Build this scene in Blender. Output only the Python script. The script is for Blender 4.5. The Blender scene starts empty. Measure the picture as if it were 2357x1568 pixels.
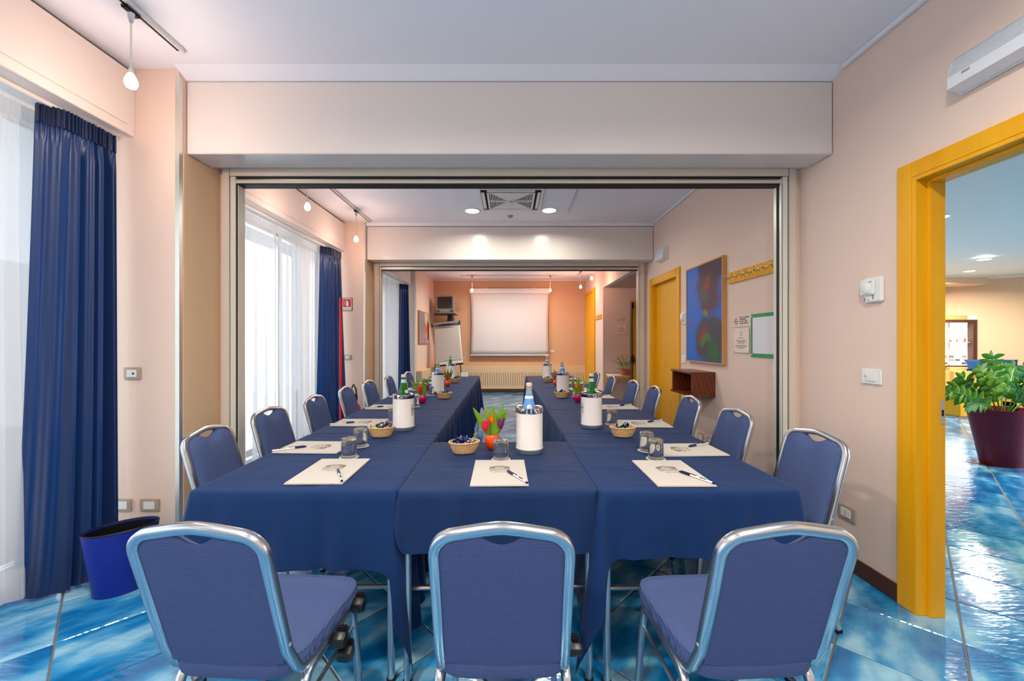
import bpy, bmesh, math, random
from mathutils import Vector, Matrix, Euler, noise
R = math.radians
PI = math.pi
random.seed(7)
C = bpy.context.scene.collection
S = bpy.context.scene

# ------------------------------------------------------------------ camera
cam_d = bpy.data.cameras.new('camera')
cam = bpy.data.objects.new('camera', cam_d)
C.objects.link(cam)
cam.location = (0, 0, 1.34)
cam.rotation_euler = (R(90), 0, 0)
cam_d.sensor_width = 36
cam_d.lens = 925 / 2357 * 36
cam_d.shift_x = 3.5 / 2357
cam_d.shift_y = 3.0 / 2357
cam_d.clip_start = 0.05
S.camera = cam

# ------------------------------------------------------------------ world, view, area lights
w = bpy.data.worlds.new('world')
S.world = w
w.use_nodes = True
bg = w.node_tree.nodes['Background']
bg.inputs[0].default_value = (0.80, 0.90, 1.0, 1)
bg.inputs[1].default_value = 0.6
S.view_settings.view_transform = 'Standard'
S.view_settings.look = 'None'
S.view_settings.gamma = 1
S.view_settings.exposure = 0.42
S.view_settings.use_curve_mapping = False


def light(kind, name, loc, energy, color, size=0.1, size_y=None, rot=(0, 0, 0), spread=None):
    d = bpy.data.lights.new(name, kind)
    d.energy = energy
    d.color = color
    if kind == 'AREA':
        if size_y:
            d.shape = 'RECTANGLE'
            d.size = size
            d.size_y = size_y
        else:
            d.shape = 'DISK'
            d.size = size
        if spread:
            d.spread = spread
    else:
        d.shadow_soft_size = size
    o = bpy.data.objects.new(name, d)
    C.objects.link(o)
    o.location = loc
    o.rotation_euler = rot
    return o


DAY = (0.86, 0.93, 1.0)
# daylight standing outside each window bay (the street is bright and open)
for (ya, yb, e) in ((-1.9, 2.35, 66), (3.0, 5.5, 38), (6.1, 8.6, 26)):
    light('AREA', 'window_daylight', (-3.0, (ya + yb) / 2, 1.3), e, DAY, 2.4, yb - ya, (0, R(-90), 0))
# lobby: added area light to brighten it; no window is built there
light('AREA', 'lobby_fill', (12.4, 1.0, 1.5), 160, (0.95, 0.97, 1.0), 2.2, 5.0, (0, R(90), 0))

# ------------------------------------------------------------------ materials
MATS = {}


def lin(c):
    return tuple(((v / 255) / 12.92 if v <= 10 else ((v / 255 + 0.055) / 1.055) ** 2.4) for v in c)


def mat(name, rgb, rough=0.6, metal=0.0, bump=0, bscale=200, spec=0.5, trans=0, coat=0, sheen=0, alpha=1, emit=0, var=0, vscale=3, ior=1.45):
    m = bpy.data.materials.new(name)
    m.use_nodes = True
    nt = m.node_tree
    p = nt.nodes['Principled BSDF']
    col = lin(rgb) + (1,)
    p.inputs['Base Color'].default_value = col
    p.inputs['Roughness'].default_value = rough
    p.inputs['Metallic'].default_value = metal
    p.inputs['Specular IOR Level'].default_value = spec
    p.inputs['Transmission Weight'].default_value = trans
    p.inputs['Coat Weight'].default_value = coat
    p.inputs['Sheen Weight'].default_value = sheen
    p.inputs['Alpha'].default_value = alpha
    p.inputs['IOR'].default_value = ior
    if emit:
        p.inputs['Emission Color'].default_value = col
        p.inputs['Emission Strength'].default_value = emit
    if bump or var:
        tc = nt.nodes.new('ShaderNodeTexCoord')
    if bump:
        n = nt.nodes.new('ShaderNodeTexNoise')
        n.inputs['Scale'].default_value = bscale
        n.inputs['Detail'].default_value = 3
        b = nt.nodes.new('ShaderNodeBump')
        b.inputs['Strength'].default_value = bump
        b.inputs['Distance'].default_value = 0.002
        nt.links.new(tc.outputs['Object'], n.inputs['Vector'])
        nt.links.new(n.outputs[0], b.inputs['Height'])
        nt.links.new(b.outputs[0], p.inputs['Normal'])
    if var:
        n2 = nt.nodes.new('ShaderNodeTexNoise')
        n2.inputs['Scale'].default_value = vscale
        n2.inputs['Detail'].default_value = 4
        mx = nt.nodes.new('ShaderNodeMix')
        mx.data_type = 'RGBA'
        mx.inputs[6].default_value = tuple(c * (1 - var) for c in col[:3]) + (1,)
        mx.inputs[7].default_value = tuple(min(1, c * (1 + var)) for c in col[:3]) + (1,)
        nt.links.new(tc.outputs['Object'], n2.inputs['Vector'])
        nt.links.new(n2.outputs[0], mx.inputs[0])
        nt.links.new(mx.outputs[2], p.inputs['Base Color'])
    MATS[name] = m
    return m


wall_m = mat('wall_paint', (230, 205, 189), 0.75, bump=0.25, bscale=250, spec=0.2)
tan_m = mat('wall_lit_tan', (214, 182, 148), 0.7, bump=0.25, bscale=250, spec=0.2)  # same wall, its different lighting on the side faces painted as tan
lobby_wall_m = mat('lobby_paint', (222, 188, 152), 0.75, bump=0.2, bscale=250, spec=0.2)
salmon_m = mat('wall_salmon_glow', (214, 172, 136), 0.75, bump=0.25, bscale=250, spec=0.2)  # back wall paint with the reddish pendant glow put into the colour
ceil_m = mat('ceiling_paint', (242, 242, 248), 0.6, spec=0.3)
cornice_m = mat('cornice_white', (235, 232, 236), 0.5)
panel_m = mat('white_panel', (226, 217, 210), 0.22, spec=0.5)
pelmet_m = mat('pelmet_white', (231, 218, 210), 0.38)
cream_m = mat('cream_aluminium', (214, 203, 188), 0.35)
steel_m = mat('brushed_steel', (228, 228, 220), 0.3, metal=0.85)
satin_m = mat('satin_aluminium', (226, 226, 214), 0.3, metal=0.25)
gasket_m = mat('black_rubber', (22, 22, 22), 0.6)
brown_m = mat('dark_brown_wood', (78, 44, 26), 0.5, var=0.2, vscale=12)
chrome_m = mat('satin_chrome', (192, 197, 202), 0.24, metal=0.95)
mirror_m = mat('polished_chrome', (225, 220, 215), 0.08, metal=1)
white_pl = mat('white_plastic', (232, 230, 226), 0.4)
grey_pl = mat('grey_plate', (176, 160, 140), 0.4)
black_m = mat('black_plastic', (18, 18, 20), 0.35)
dark_m = mat('dark_void', (8, 8, 9), 0.8)
paper_m = mat('cream_paper', (194, 187, 178), 0.7)
logo_m = mat('logo_taupe', (128, 112, 100), 0.6)
txt_m = mat('grey_ink', (120, 118, 118), 0.7)
blackink_m = mat('black_ink', (30, 28, 28), 0.7)
orange_m = mat('orange_glaze', (232, 70, 10), 0.15, coat=0.5)
magenta_m = mat('magenta_glaze', (176, 8, 88), 0.15, coat=0.5)
red_m = mat('signal_red', (214, 22, 34), 0.3)
brightred_m = mat('petal_red', (232, 24, 70), 0.5)
porange_m = mat('petal_orange', (250, 120, 10), 0.5)
purple_m = mat('petal_purple', (130, 24, 110), 0.5)
leaf_m = mat('leaf_green', (104, 150, 24), 0.45, var=0.35, vscale=25)
dleaf_m = mat('dark_leaf_green', (78, 140, 34), 0.35, var=0.5, vscale=9)
bin_m = mat('cobalt_plastic', (12, 36, 140), 0.45)
glass_m = mat('clear_glass', (250, 252, 252), 0.0, trans=1, ior=1.45)
pane_m = mat('window_glass', (250, 252, 252), 0.0, trans=1, ior=1.03)
green_glass = mat('green_glass', (20, 150, 40), 0.04, trans=0.75, spec=0.6)
pale_glass = mat('pale_bottle_glass', (205, 228, 220), 0.05, trans=0.7)
label_blue = mat('label_blue', (92, 146, 206), 0.5)
label_white = mat('label_white', (226, 230, 236), 0.5)
cooler_m = mat('cooler_white', (226, 220, 216), 0.25, coat=0.4)
cooler_base = mat('cooler_base_grey', (84, 92, 108), 0.35)
green_board = mat('notice_green', (14, 150, 96), 0.3, coat=0.4)
maroon_m = mat('maroon_plastic', (106, 16, 34), 0.38, spec=0.3)
terra_m = mat('terracotta', (196, 104, 74), 0.7)
teal_cush = mat('blue_cushion', (12, 62, 110), 0.8)
soil_m = mat('soil', (50, 36, 26), 0.95)
tvgrey_m = mat('tv_silver', (150, 146, 146), 0.4, metal=0.4)
screen_m = mat('tv_glass', (48, 40, 38), 0.06)
fabric_scr = mat('screen_fabric', (214, 209, 208), 0.85)
rad_m = mat('radiator_cream', (226, 198, 158), 0.45)
bulb_m = mat('bulb_glow', (255, 232, 215), 0.5, emit=14)
down_m = mat('downlight_glow', (255, 250, 240), 0.5, emit=9)
case_light = mat('showcase_backlight', (250, 252, 244), 0.5, emit=1.5)
clear_pl = mat('clear_acrylic', (238, 222, 210), 0.1, trans=0.0, coat=0.5)
basket_m = mat('wicker', (212, 176, 124), 0.6, bump=0.8, bscale=260, var=0.38, vscale=110)
navy_foil = mat('navy_foil', (14, 34, 104), 0.25, coat=0.3)
pink_foil = mat('pink_foil', (206, 150, 150), 0.3)
lime_foil = mat('lime_foil', (170, 180, 110), 0.3)
outdoor_m = mat('outdoor_render', (235, 232, 228), 0.9)
pave_m = mat('pavement', (190, 188, 184), 0.9, var=0.1)
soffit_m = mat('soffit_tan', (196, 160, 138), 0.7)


def nodes(m):
    return m.node_tree, m.node_tree.nodes['Principled BSDF']


def yellow_wood():
    m = mat('yellow_wood', (238, 172, 12), 0.38, spec=0.5)
    nt, p = nodes(m)
    tc = nt.nodes.new('ShaderNodeTexCoord')
    mp = nt.nodes.new('ShaderNodeMapping')
    mp.inputs['Scale'].default_value = (9, 9, 0.8)
    n = nt.nodes.new('ShaderNodeTexNoise')
    n.inputs['Scale'].default_value = 2.0
    n.inputs['Detail'].default_value = 5
    cr = nt.nodes.new('ShaderNodeValToRGB')
    cr.color_ramp.elements[0].position = 0.3
    cr.color_ramp.elements[0].color = lin((230, 160, 6)) + (1,)
    cr.color_ramp.elements[1].position = 0.7
    cr.color_ramp.elements[1].color = lin((238, 174, 16)) + (1,)
    nt.links.new(tc.outputs['Object'], mp.inputs[0])
    nt.links.new(mp.outputs[0], n.inputs['Vector'])
    nt.links.new(n.outputs[0], cr.inputs[0])
    nt.links.new(cr.outputs[0], p.inputs['Base Color'])
    return m


yellow_m = yellow_wood()


def wood_grain():
    m = mat('mahogany', (110, 48, 24), 0.35, coat=0.2)
    nt, p = nodes(m)
    tc = nt.nodes.new('ShaderNodeTexCoord')
    mp = nt.nodes.new('ShaderNodeMapping')
    mp.inputs['Scale'].default_value = (6, 6, 1)
    mp.inputs['Rotation'].default_value = (0.5, 0.7, 0)
    n = nt.nodes.new('ShaderNodeTexWave')
    n.inputs['Scale'].default_value = 4
    n.inputs['Distortion'].default_value = 3
    n.inputs['Detail'].default_value = 3
    cr = nt.nodes.new('ShaderNodeValToRGB')
    cr.color_ramp.elements[0].color = lin((96, 42, 22)) + (1,)
    cr.color_ramp.elements[1].color = lin((118, 54, 29)) + (1,)
    nt.links.new(tc.outputs['Object'], mp.inputs[0])
    nt.links.new(mp.outputs[0], n.inputs['Vector'])
    nt.links.new(n.outputs['Fac'], cr.inputs[0])
    nt.links.new(cr.outputs[0], p.inputs['Base Color'])
    return m


mahog_m = wood_grain()


def tile_mat():
    m = mat('glazed_blue_tile', (30, 130, 180), 0.12, coat=0.6, spec=0.5)
    m.node_tree.nodes['Principled BSDF'].inputs['Coat Roughness'].default_value = 0.04
    nt, p = nodes(m)
    g = nt.nodes.new('ShaderNodeNewGeometry')
    oi = nt.nodes.new('ShaderNodeObjectInfo')
    add = nt.nodes.new('ShaderNodeMath')
    add.operation = 'ADD'
    nt.links.new(g.outputs['Random Per Island'], add.inputs[0])
    nt.links.new(oi.outputs['Random'], add.inputs[1])
    mul = nt.nodes.new('ShaderNodeMath')
    mul.operation = 'MULTIPLY'
    mul.inputs[1].default_value = 37.0
    nt.links.new(add.outputs[0], mul.inputs[0])
    rot = nt.nodes.new('ShaderNodeVectorRotate')
    rot.rotation_type = 'Z_AXIS'
    rot.inputs['Angle'].default_value = R(-45)
    nt.links.new(g.outputs['Position'], rot.inputs['Vector'])
    va = nt.nodes.new('ShaderNodeVectorMath')
    va.operation = 'ADD'
    nt.links.new(rot.outputs[0], va.inputs[0])
    nt.links.new(mul.outputs[0], va.inputs[1])
    mp = nt.nodes.new('ShaderNodeMapping')
    mp.inputs['Scale'].default_value = (1.0, 2.4, 1)
    nt.links.new(va.outputs[0], mp.inputs[0])
    n = nt.nodes.new('ShaderNodeTexNoise')
    n.inputs['Scale'].default_value = 2.3
    n.inputs['Detail'].default_value = 5
    n.inputs['Roughness'].default_value = 0.5
    nt.links.new(mp.outputs[0], n.inputs['Vector'])
    cr = nt.nodes.new('ShaderNodeValToRGB')
    e = cr.color_ramp.elements
    e[0].position = 0.27
    e[0].color = lin((2, 80, 146)) + (1,)
    e[1].position = 0.66
    e[1].color = lin((146, 196, 218)) + (1,)
    k = e.new(0.43)
    k.color = lin((12, 112, 172)) + (1,)
    k = e.new(0.53)
    k.color = lin((56, 146, 196)) + (1,)
    nt.links.new(n.outputs[0], cr.inputs[0])
    nt.links.new(cr.outputs[0], p.inputs['Base Color'])
    # hand-glazed ripple
    mp2 = nt.nodes.new('ShaderNodeMapping')
    mp2.inputs['Scale'].default_value = (3.0, 11.0, 1)
    nt.links.new(g.outputs['Position'], mp2.inputs[0])
    n2 = nt.nodes.new('ShaderNodeTexNoise')
    n2.inputs['Scale'].default_value = 3.0
    n2.inputs['Detail'].default_value = 2
    nt.links.new(mp2.outputs[0], n2.inputs['Vector'])
    b = nt.nodes.new('ShaderNodeBump')
    b.inputs['Strength'].default_value = 0.35
    b.inputs['Distance'].default_value = 0.006
    nt.links.new(n2.outputs[0], b.inputs['Height'])
    nt.links.new(b.outputs[0], p.inputs['Normal'])
    nt.links.new(b.outputs[0], p.inputs['Coat Normal'])
    return m


tile_m = tile_mat()
grout_m = mat('grout', (120, 106, 94), 0.7)


def weave_mat(name, rgb, rgb2, sc=420):
    m = mat(name, rgb, 0.9, sheen=0.0, spec=0.2)
    nt, p = nodes(m)
    tc = nt.nodes.new('ShaderNodeTexCoord')
    hs = []
    for ax in ('X', 'Z'):
        wv = nt.nodes.new('ShaderNodeTexWave')
        wv.bands_direction = ax
        wv.inputs['Scale'].default_value = sc
        wv.inputs['Distortion'].default_value = 0.6
        if ax == 'Z':
            wv.bands_direction = 'DIAGONAL'
            wv.inputs['Scale'].default_value = sc * 2
            mpz = nt.nodes.new('ShaderNodeMapping')
            mpz.inputs['Scale'].default_value = (0, 1, 1)
            nt.links.new(tc.outputs['Object'], mpz.inputs[0])
            nt.links.new(mpz.outputs[0], wv.inputs['Vector'])
        else:
            nt.links.new(tc.outputs['Object'], wv.inputs['Vector'])
        hs.append(wv)
    mu = nt.nodes.new('ShaderNodeMath')
    mu.operation = 'MULTIPLY'
    nt.links.new(hs[0].outputs['Fac'], mu.inputs[0])
    nt.links.new(hs[1].outputs['Fac'], mu.inputs[1])
    n = nt.nodes.new('ShaderNodeTexNoise')
    n.inputs['Scale'].default_value = 500
    nt.links.new(tc.outputs['Object'], n.inputs['Vector'])
    ad = nt.nodes.new('ShaderNodeMath')
    ad.operation = 'MULTIPLY_ADD'
    ad.inputs[1].default_value = 0.6
    nt.links.new(n.outputs[0], ad.inputs[0])
    nt.links.new(mu.outputs[0], ad.inputs[2])
    mx = nt.nodes.new('ShaderNodeMix')
    mx.data_type = 'RGBA'
    mx.inputs[6].default_value = lin(rgb) + (1,)
    mx.inputs[7].default_value = lin(rgb2) + (1,)
    nt.links.new(ad.outputs[0], mx.inputs[0])
    nt.links.new(mx.outputs[2], p.inputs['Base Color'])
    b = nt.nodes.new('ShaderNodeBump')
    b.inputs['Strength'].default_value = 0.3
    b.inputs['Distance'].default_value = 0.001
    nt.links.new(mu.outputs[0], b.inputs['Height'])
    nt.links.new(b.outputs[0], p.inputs['Normal'])
    return m


chair_fab = weave_mat('blue_chair_weave', (32, 45, 86), (92, 108, 150), 84)
sofa_fab = weave_mat('straw_sofa_weave', (176, 130, 70), (240, 206, 140), 9)


def cloth_mat(name, rgb, rough=0.75):
    m = mat(name, rgb, rough, sheen=0.04, spec=0.3)
    nt, p = nodes(m)
    tc = nt.nodes.new('ShaderNodeTexCoord')
    mp = nt.nodes.new('ShaderNodeMapping')
    mp.inputs['Scale'].default_value = (1.0, 3.5, 1.0)
    nt.links.new(tc.outputs['Object'], mp.inputs[0])
    n = nt.nodes.new('ShaderNodeTexNoise')
    n.inputs['Scale'].default_value = 5
    n.inputs['Detail'].default_value = 2
    n.inputs['Distortion'].default_value = 0.8
    nt.links.new(mp.outputs[0], n.inputs['Vector'])
    b = nt.nodes.new('ShaderNodeBump')
    b.inputs['Strength'].default_value = 0.5
    b.inputs['Distance'].default_value = 0.01
    nt.links.new(n.outputs[0], b.inputs['Height'])
    nt.links.new(b.outputs[0], p.inputs['Normal'])
    return m


cloth_m = cloth_mat('navy_tablecloth', (2, 41, 88))
cloth2_m = cloth_mat('navy_tablecloth_matte', (10, 40, 82))
curtain_m = bpy.data.materials.new('blue_satin')
curtain_m.use_nodes = True
nt = curtain_m.node_tree
p = nt.nodes['Principled BSDF']
p.inputs['Base Color'].default_value = lin((4, 30, 70)) + (1,)
p.inputs['Roughness'].default_value = 0.38
p.inputs['Sheen Weight'].default_value = 0.2
tr = nt.nodes.new('ShaderNodeBsdfTranslucent')
tr.inputs[0].default_value = lin((0, 110, 210)) + (1,)
mx = nt.nodes.new('ShaderNodeMixShader')
mx.inputs[0].default_value = 0.16
nt.links.new(p.outputs[0], mx.inputs[1])
nt.links.new(tr.outputs[0], mx.inputs[2])
nt.links.new(mx.outputs[0], nt.nodes['Material Output'].inputs[0])

sheer_m = bpy.data.materials.new('white_voile')
sheer_m.use_nodes = True
nt = sheer_m.node_tree
nt.nodes.remove(nt.nodes['Principled BSDF'])
tl = nt.nodes.new('ShaderNodeBsdfTranslucent')
tl.inputs[0].default_value = (0.62, 0.64, 0.67, 1)
df = nt.nodes.new('ShaderNodeBsdfDiffuse')
df.inputs[0].default_value = (0.85, 0.84, 0.84, 1)
tp = nt.nodes.new('ShaderNodeBsdfTransparent')
m1 = nt.nodes.new('ShaderNodeMixShader')
m1.inputs[0].default_value = 0.5
m2 = nt.nodes.new('ShaderNodeMixShader')
m2.inputs[0].default_value = 0.38
nt.links.new(tl.outputs[0], m1.inputs[1])
nt.links.new(df.outputs[0], m1.inputs[2])
nt.links.new(m1.outputs[0], m2.inputs[1])
nt.links.new(tp.outputs[0], m2.inputs[2])
nt.links.new(m2.outputs[0], nt.nodes['Material Output'].inputs[0])


# ------------------------------------------------------------------ mesh helpers
class G:
    def __init__(s):
        s.bm = bmesh.new()

    def box(s, x0, x1, y0, y1, z0, z1, b=0, M=None):
        bm = bmesh.new()
        vs = [bm.verts.new((x, y, z)) for x in (x0, x1) for y in (y0, y1) for z in (z0, z1)]
        for f in ((0, 1, 3, 2), (4, 6, 7, 5), (0, 4, 5, 1), (2, 3, 7, 6), (0, 2, 6, 4), (1, 5, 7, 3)):
            bm.faces.new([vs[i] for i in f])
        if b:
            bmesh.ops.bevel(bm, geom=bm.edges[:], offset=b, segments=2, affect='EDGES')
        s.merge(bm, M)
        return s

    def merge(s, bm, M=None):
        if M is not None:
            bmesh.ops.transform(bm, matrix=M, verts=bm.verts)
        me = bpy.data.meshes.new('tmp')
        bm.to_mesh(me)
        bm.free()
        s.bm.from_mesh(me)
        bpy.data.meshes.remove(me)

    def lathe(s, prof, n=24, c=(0, 0, 0), sx=1, sy=1, M=None, fn=None):
        bm = bmesh.new()
        rings = []
        for k, (r, z) in enumerate(prof):
            if r < 1e-6:
                rings.append([bm.verts.new((c[0], c[1], c[2] + z))])
            else:
                ring = []
                for i in range(n):
                    a = 2 * PI * i / n
                    rr = r if fn is None else fn(r, z, a, k)
                    ring.append(bm.verts.new((c[0] + rr * sx * math.cos(a), c[1] + rr * sy * math.sin(a), c[2] + z)))
                rings.append(ring)
        for a, b in zip(rings, rings[1:]):
            if len(a) == 1 and len(b) == 1:
                continue
            for i in range(n):
                j = (i + 1) % n
                if len(a) == 1:
                    bm.faces.new((a[0], b[j], b[i]))
                elif len(b) == 1:
                    bm.faces.new((a[i], a[j], b[0]))
                else:
                    bm.faces.new((a[i], a[j], b[j], b[i]))
        bmesh.ops.recalc_face_normals(bm, faces=bm.faces)
        s.merge(bm, M)
        return s

    def sweep(s, pts, prof, side, closed=False, caps=True):
        """sweep a 2D profile (list of (a,b)) along pts; side = starting direction of profile axis a"""
        bm = bmesh.new()
        P = [Vector(p) for p in pts]
        n = len(P)
        tang = []
        for i in range(n):
            if closed:
                t = P[(i + 1) % n] - P[i - 1]
            else:
                t = P[min(i + 1, n - 1)] - P[max(i - 1, 0)]
            tang.append(t.normalized())
        a = Vector(side)
        rings = []
        for i in range(n):
            a = (a - a.dot(tang[i]) * tang[i])
            if a.length < 1e-5:
                a = tang[i].orthogonal()
            a.normalize()
            b = tang[i].cross(a)
            rings.append([bm.verts.new(P[i] + a * u + b * v) for u, v in prof])
        m = len(prof)
        rng = range(n) if closed else range(n - 1)
        for i in rng:
            r0, r1 = rings[i], rings[(i + 1) % n]
            for k in range(m):
                l = (k + 1) % m
                bm.faces.new((r0[k], r0[l], r1[l], r1[k]))
        if caps and not closed:
            bm.faces.new(list(reversed(rings[0])))
            bm.faces.new(rings[-1])
        bmesh.ops.recalc_face_normals(bm, faces=bm.faces)
        s.merge(bm)
        return s

    def tube(s, pts, r, n=8, closed=False):
        P = [Vector(p) for p in pts]
        t = (P[1] - P[0]).normalized()
        return s.sweep(pts, [(r * math.cos(2 * PI * k / n), r * math.sin(2 * PI * k / n)) for k in range(n)], t.orthogonal(), closed)

    def prism(s, poly, z0, z1, M=None, b=0):
        bm = bmesh.new()
        lo = [bm.verts.new((x, y, z0)) for x, y in poly]
        hi = [bm.verts.new((x, y, z1)) for x, y in poly]
        n = len(poly)
        bm.faces.new(list(reversed(lo)))
        bm.faces.new(hi)
        for i in range(n):
            j = (i + 1) % n
            bm.faces.new((lo[i], lo[j], hi[j], hi[i]))
        if b:
            es = [e for e in bm.edges if abs(e.verts[0].co.z - e.verts[1].co.z) < 1e-6]
            bmesh.ops.bevel(bm, geom=es, offset=b, segments=2, affect='EDGES')
        bmesh.ops.recalc_face_normals(bm, faces=bm.faces)
        s.merge(bm, M)
        return s

    def grid(s, nu, nv, f, closed_u=False, M=None):
        bm = bmesh.new()
        V = [[bm.verts.new(f(i / (nu if closed_u else nu - 1), j / (nv - 1))) for j in range(nv)] for i in range(nu)]
        for i in range(nu if closed_u else nu - 1):
            for j in range(nv - 1):
                k = (i + 1) % nu
                bm.faces.new((V[i][j], V[k][j], V[k][j + 1], V[i][j + 1]))
        s.merge(bm, M)
        return s

    def build(s, name, m, parent=None, smooth=True, ang=35, solid=0):
        me = bpy.data.meshes.new(name)
        s.bm.to_mesh(me)
        s.bm.free()
        me.materials.append(m)
        if smooth:
            me.polygons.foreach_set('use_smooth', [True] * len(me.polygons))
            me.set_sharp_from_angle(angle=R(ang))
        o = bpy.data.objects.new(name, me)
        C.objects.link(o)
        if parent:
            o.parent = parent
        if solid:
            md = o.modifiers.new('solid', 'SOLIDIFY')
            md.thickness = solid
            md.offset = 0
        return o


def thing(name, label, cat, loc=(0, 0, 0), rz=0, group=None):
    o = bpy.data.objects.new(name, None)
    C.objects.link(o)
    o.empty_display_size = 0.1
    o.location = loc
    o.rotation_euler = (0, 0, rz)
    return tag(o, label, cat, group)


def tag(o, label, cat, group=None):
    o['label'] = label
    o['category'] = cat
    if group:
        o['group'] = group
    return o


def struct(o):
    o['kind'] = 'structure'
    return o


def dup(root, loc, rz=0, label=None, group=None):
    r = root.copy()
    C.objects.link(r)
    r.location = loc
    r.rotation_euler = (0, 0, rz)
    if label:
        r['label'] = label
    if group:
        r['group'] = group
    for ch in list(root.children):
        c = ch.copy()
        C.objects.link(c)
        c.parent = r
        for g in list(ch.children):
            d = g.copy()
            C.objects.link(d)
            d.parent = c
    return r


def text_mesh(body, size, name, m, parent, M, align='CENTER', extrude=0.0002, space=1.0, bold=0.0):
    cu = bpy.data.curves.new('txt', 'FONT')
    cu.body = body
    cu.size = size
    cu.align_x = align
    cu.align_y = 'CENTER'
    cu.extrude = extrude
    cu.offset = bold
    cu.space_character = space
    cu.resolution_u = 2
    to = bpy.data.objects.new('txt', cu)
    C.objects.link(to)
    dg = bpy.context.evaluated_depsgraph_get()
    me = bpy.data.meshes.new_from_object(to.evaluated_get(dg))
    bpy.data.objects.remove(to)
    me.name = name
    me.materials.clear()
    me.materials.append(m)
    me.transform(M)
    o = bpy.data.objects.new(name, me)
    C.objects.link(o)
    if parent:
        o.parent = parent
    return o


RECT = lambda a, b, c=0.003: [(a - c, b), (-a + c, b), (-a, b - c), (-a, -b + c), (-a + c, -b), (a - c, -b), (a, -b + c), (a, b - c)]


def arc(cx, cy, r, a0, a1, n):
    return [(cx + r * math.cos(R(a0 + (a1 - a0) * i / n)), cy + r * math.sin(R(a0 + (a1 - a0) * i / n))) for i in range(n + 1)]


T = Matrix.Translation
def Rx(a): return Matrix.Rotation(R(a), 4, 'X')
def Ry(a): return Matrix.Rotation(R(a), 4, 'Y')
def Rz(a): return Matrix.Rotation(R(a), 4, 'Z')


# wall-mounted frames: local x along wall (to the right when you look at the wall), local z up, -y out of wall
# right wall X=2.0: out of the wall is -X, right-hand side is towards the camera (-Y)
WR = lambda: R(-90)

# ================================================================== SETTING
# ---- floor
ZG = -0.005
g = G()
g.box(-8, 12.6, -3.2, 11.2, -0.06, ZG)
floor = struct(g.build('floor', grout_m, smooth=False))
TS = 0.408
gap = 0.0035
sq = math.sqrt(0.5)


def proj(x, y):
    return (1175 + 925 * x / y, 787 + 925 * 1.34 / y) if y > 0.2 else None


def tile_bm(cx, cy, gg):
    h = TS / 2 - gap
    h2 = h - 0.003
    bm = bmesh.new()
    def ring(k, z):
        return [bm.verts.new(((cx + (a * sq - b * sq) * k), (cy + (a * sq + b * sq) * k), z)) for a, b in ((1, 1), (-1, 1), (-1, -1), (1, -1))]
    r0, r1, r2 = ring(h, ZG), ring(h, -0.003), ring(h2, 0)
    for A, B in ((r0, r1), (r1, r2)):
        for i in range(4):
            bm.faces.new((A[i], A[(i + 1) % 4], B[(i + 1) % 4], B[i]))
    bm.faces.new(r2)
    bmesh.ops.recalc_face_normals(bm, faces=bm.faces)
    gg.merge(bm)


cands, rest = [], []
for i in range(-16, 40):
    for j in range(-20, 22):
        u = 0.238 + (i + 0.5) * TS
        v = 0.245 + (j + 0.5) * TS
        x, y = (u - v) * sq, (u + v) * sq
        inside = (-2.75 < x < 2.2 and -2.6 < y < 10.8) or (2.0 < x < 12.2 and -2.6 < y < 10.6)
        if not inside:
            continue
        pr = proj(x, y)
        vis = pr and -120 < pr[0] < 2480 and pr[1] < 1720
        # hidden by the right wall?
        if vis and x > 2.2:
            yy = y * 2.0 / x
            if not (1.0 < yy < 2.0):
                vis = False
        if vis and x > 3.4 and y < 5.5 and pr[0] > 2400:
            vis = False
        (cands if vis else rest).append((x, y))
cands.sort(key=lambda p: p[1])
near, more = cands[:290], cands[290:]
tg = G()
tile_bm(0, 0, tg)
t0 = tg.build('tile', tile_m, floor, smooth=False)
t0.location = (near[0][0], near[0][1], 0)
for x, y in near[1:]:
    t = t0.copy()
    t.location = (x, y, 0)
    C.objects.link(t)
tg = G()
bmall = tg
verts, faces = [], []
h = TS / 2 - gap
for x, y in rest + more:
    b = len(verts)
    for k, z in ((h, ZG), (h, -0.003), (h - 0.003, 0)):
        for a, c in ((1, 1), (-1, 1), (-1, -1), (1, -1)):
            verts.append((x + (a - c) * sq * k, y + (a + c) * sq * k, z))
    for q in (0, 4):
        for i in range(4):
            faces.append((b + q + i, b + q + (i + 1) % 4, b + q + 4 + (i + 1) % 4, b + q + 4 + i))
    faces.append((b + 8, b + 9, b + 10, b + 11))
me = bpy.data.meshes.new('far_tiles')
me.from_pydata(verts, [], faces)
me.materials.append(tile_m)
ft = bpy.data.objects.new('far_tiles', me)
C.objects.link(ft)
ft.parent = floor
ft['kind'] = 'stuff'

# ---- ceiling
CZ = 3.0
g = G()
g.box(-2.95, 2.11, -2.9, 11.0, CZ, CZ + 0.1)
# lowered strips over the two header boxes
g.prism([(2.40, 3.0), (2.49, 2.957), (2.95, 2.957), (2.95, 3.01), (2.40, 3.01)], -2.01, 2.0, M=Matrix(((0, 0, 1, 0), (1, 0, 0, 0), (0, 1, 0, 0), (0, 0, 0, 1))))
g.box(-2.01, 2.0, 5.60, 6.0, 2.957, 3.01)
g.box(-0.67, 0.71, 3.05, 5.12, 2.975, 3.01)
ceiling = struct(g.build('ceiling', ceil_m, smooth=False))

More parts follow.
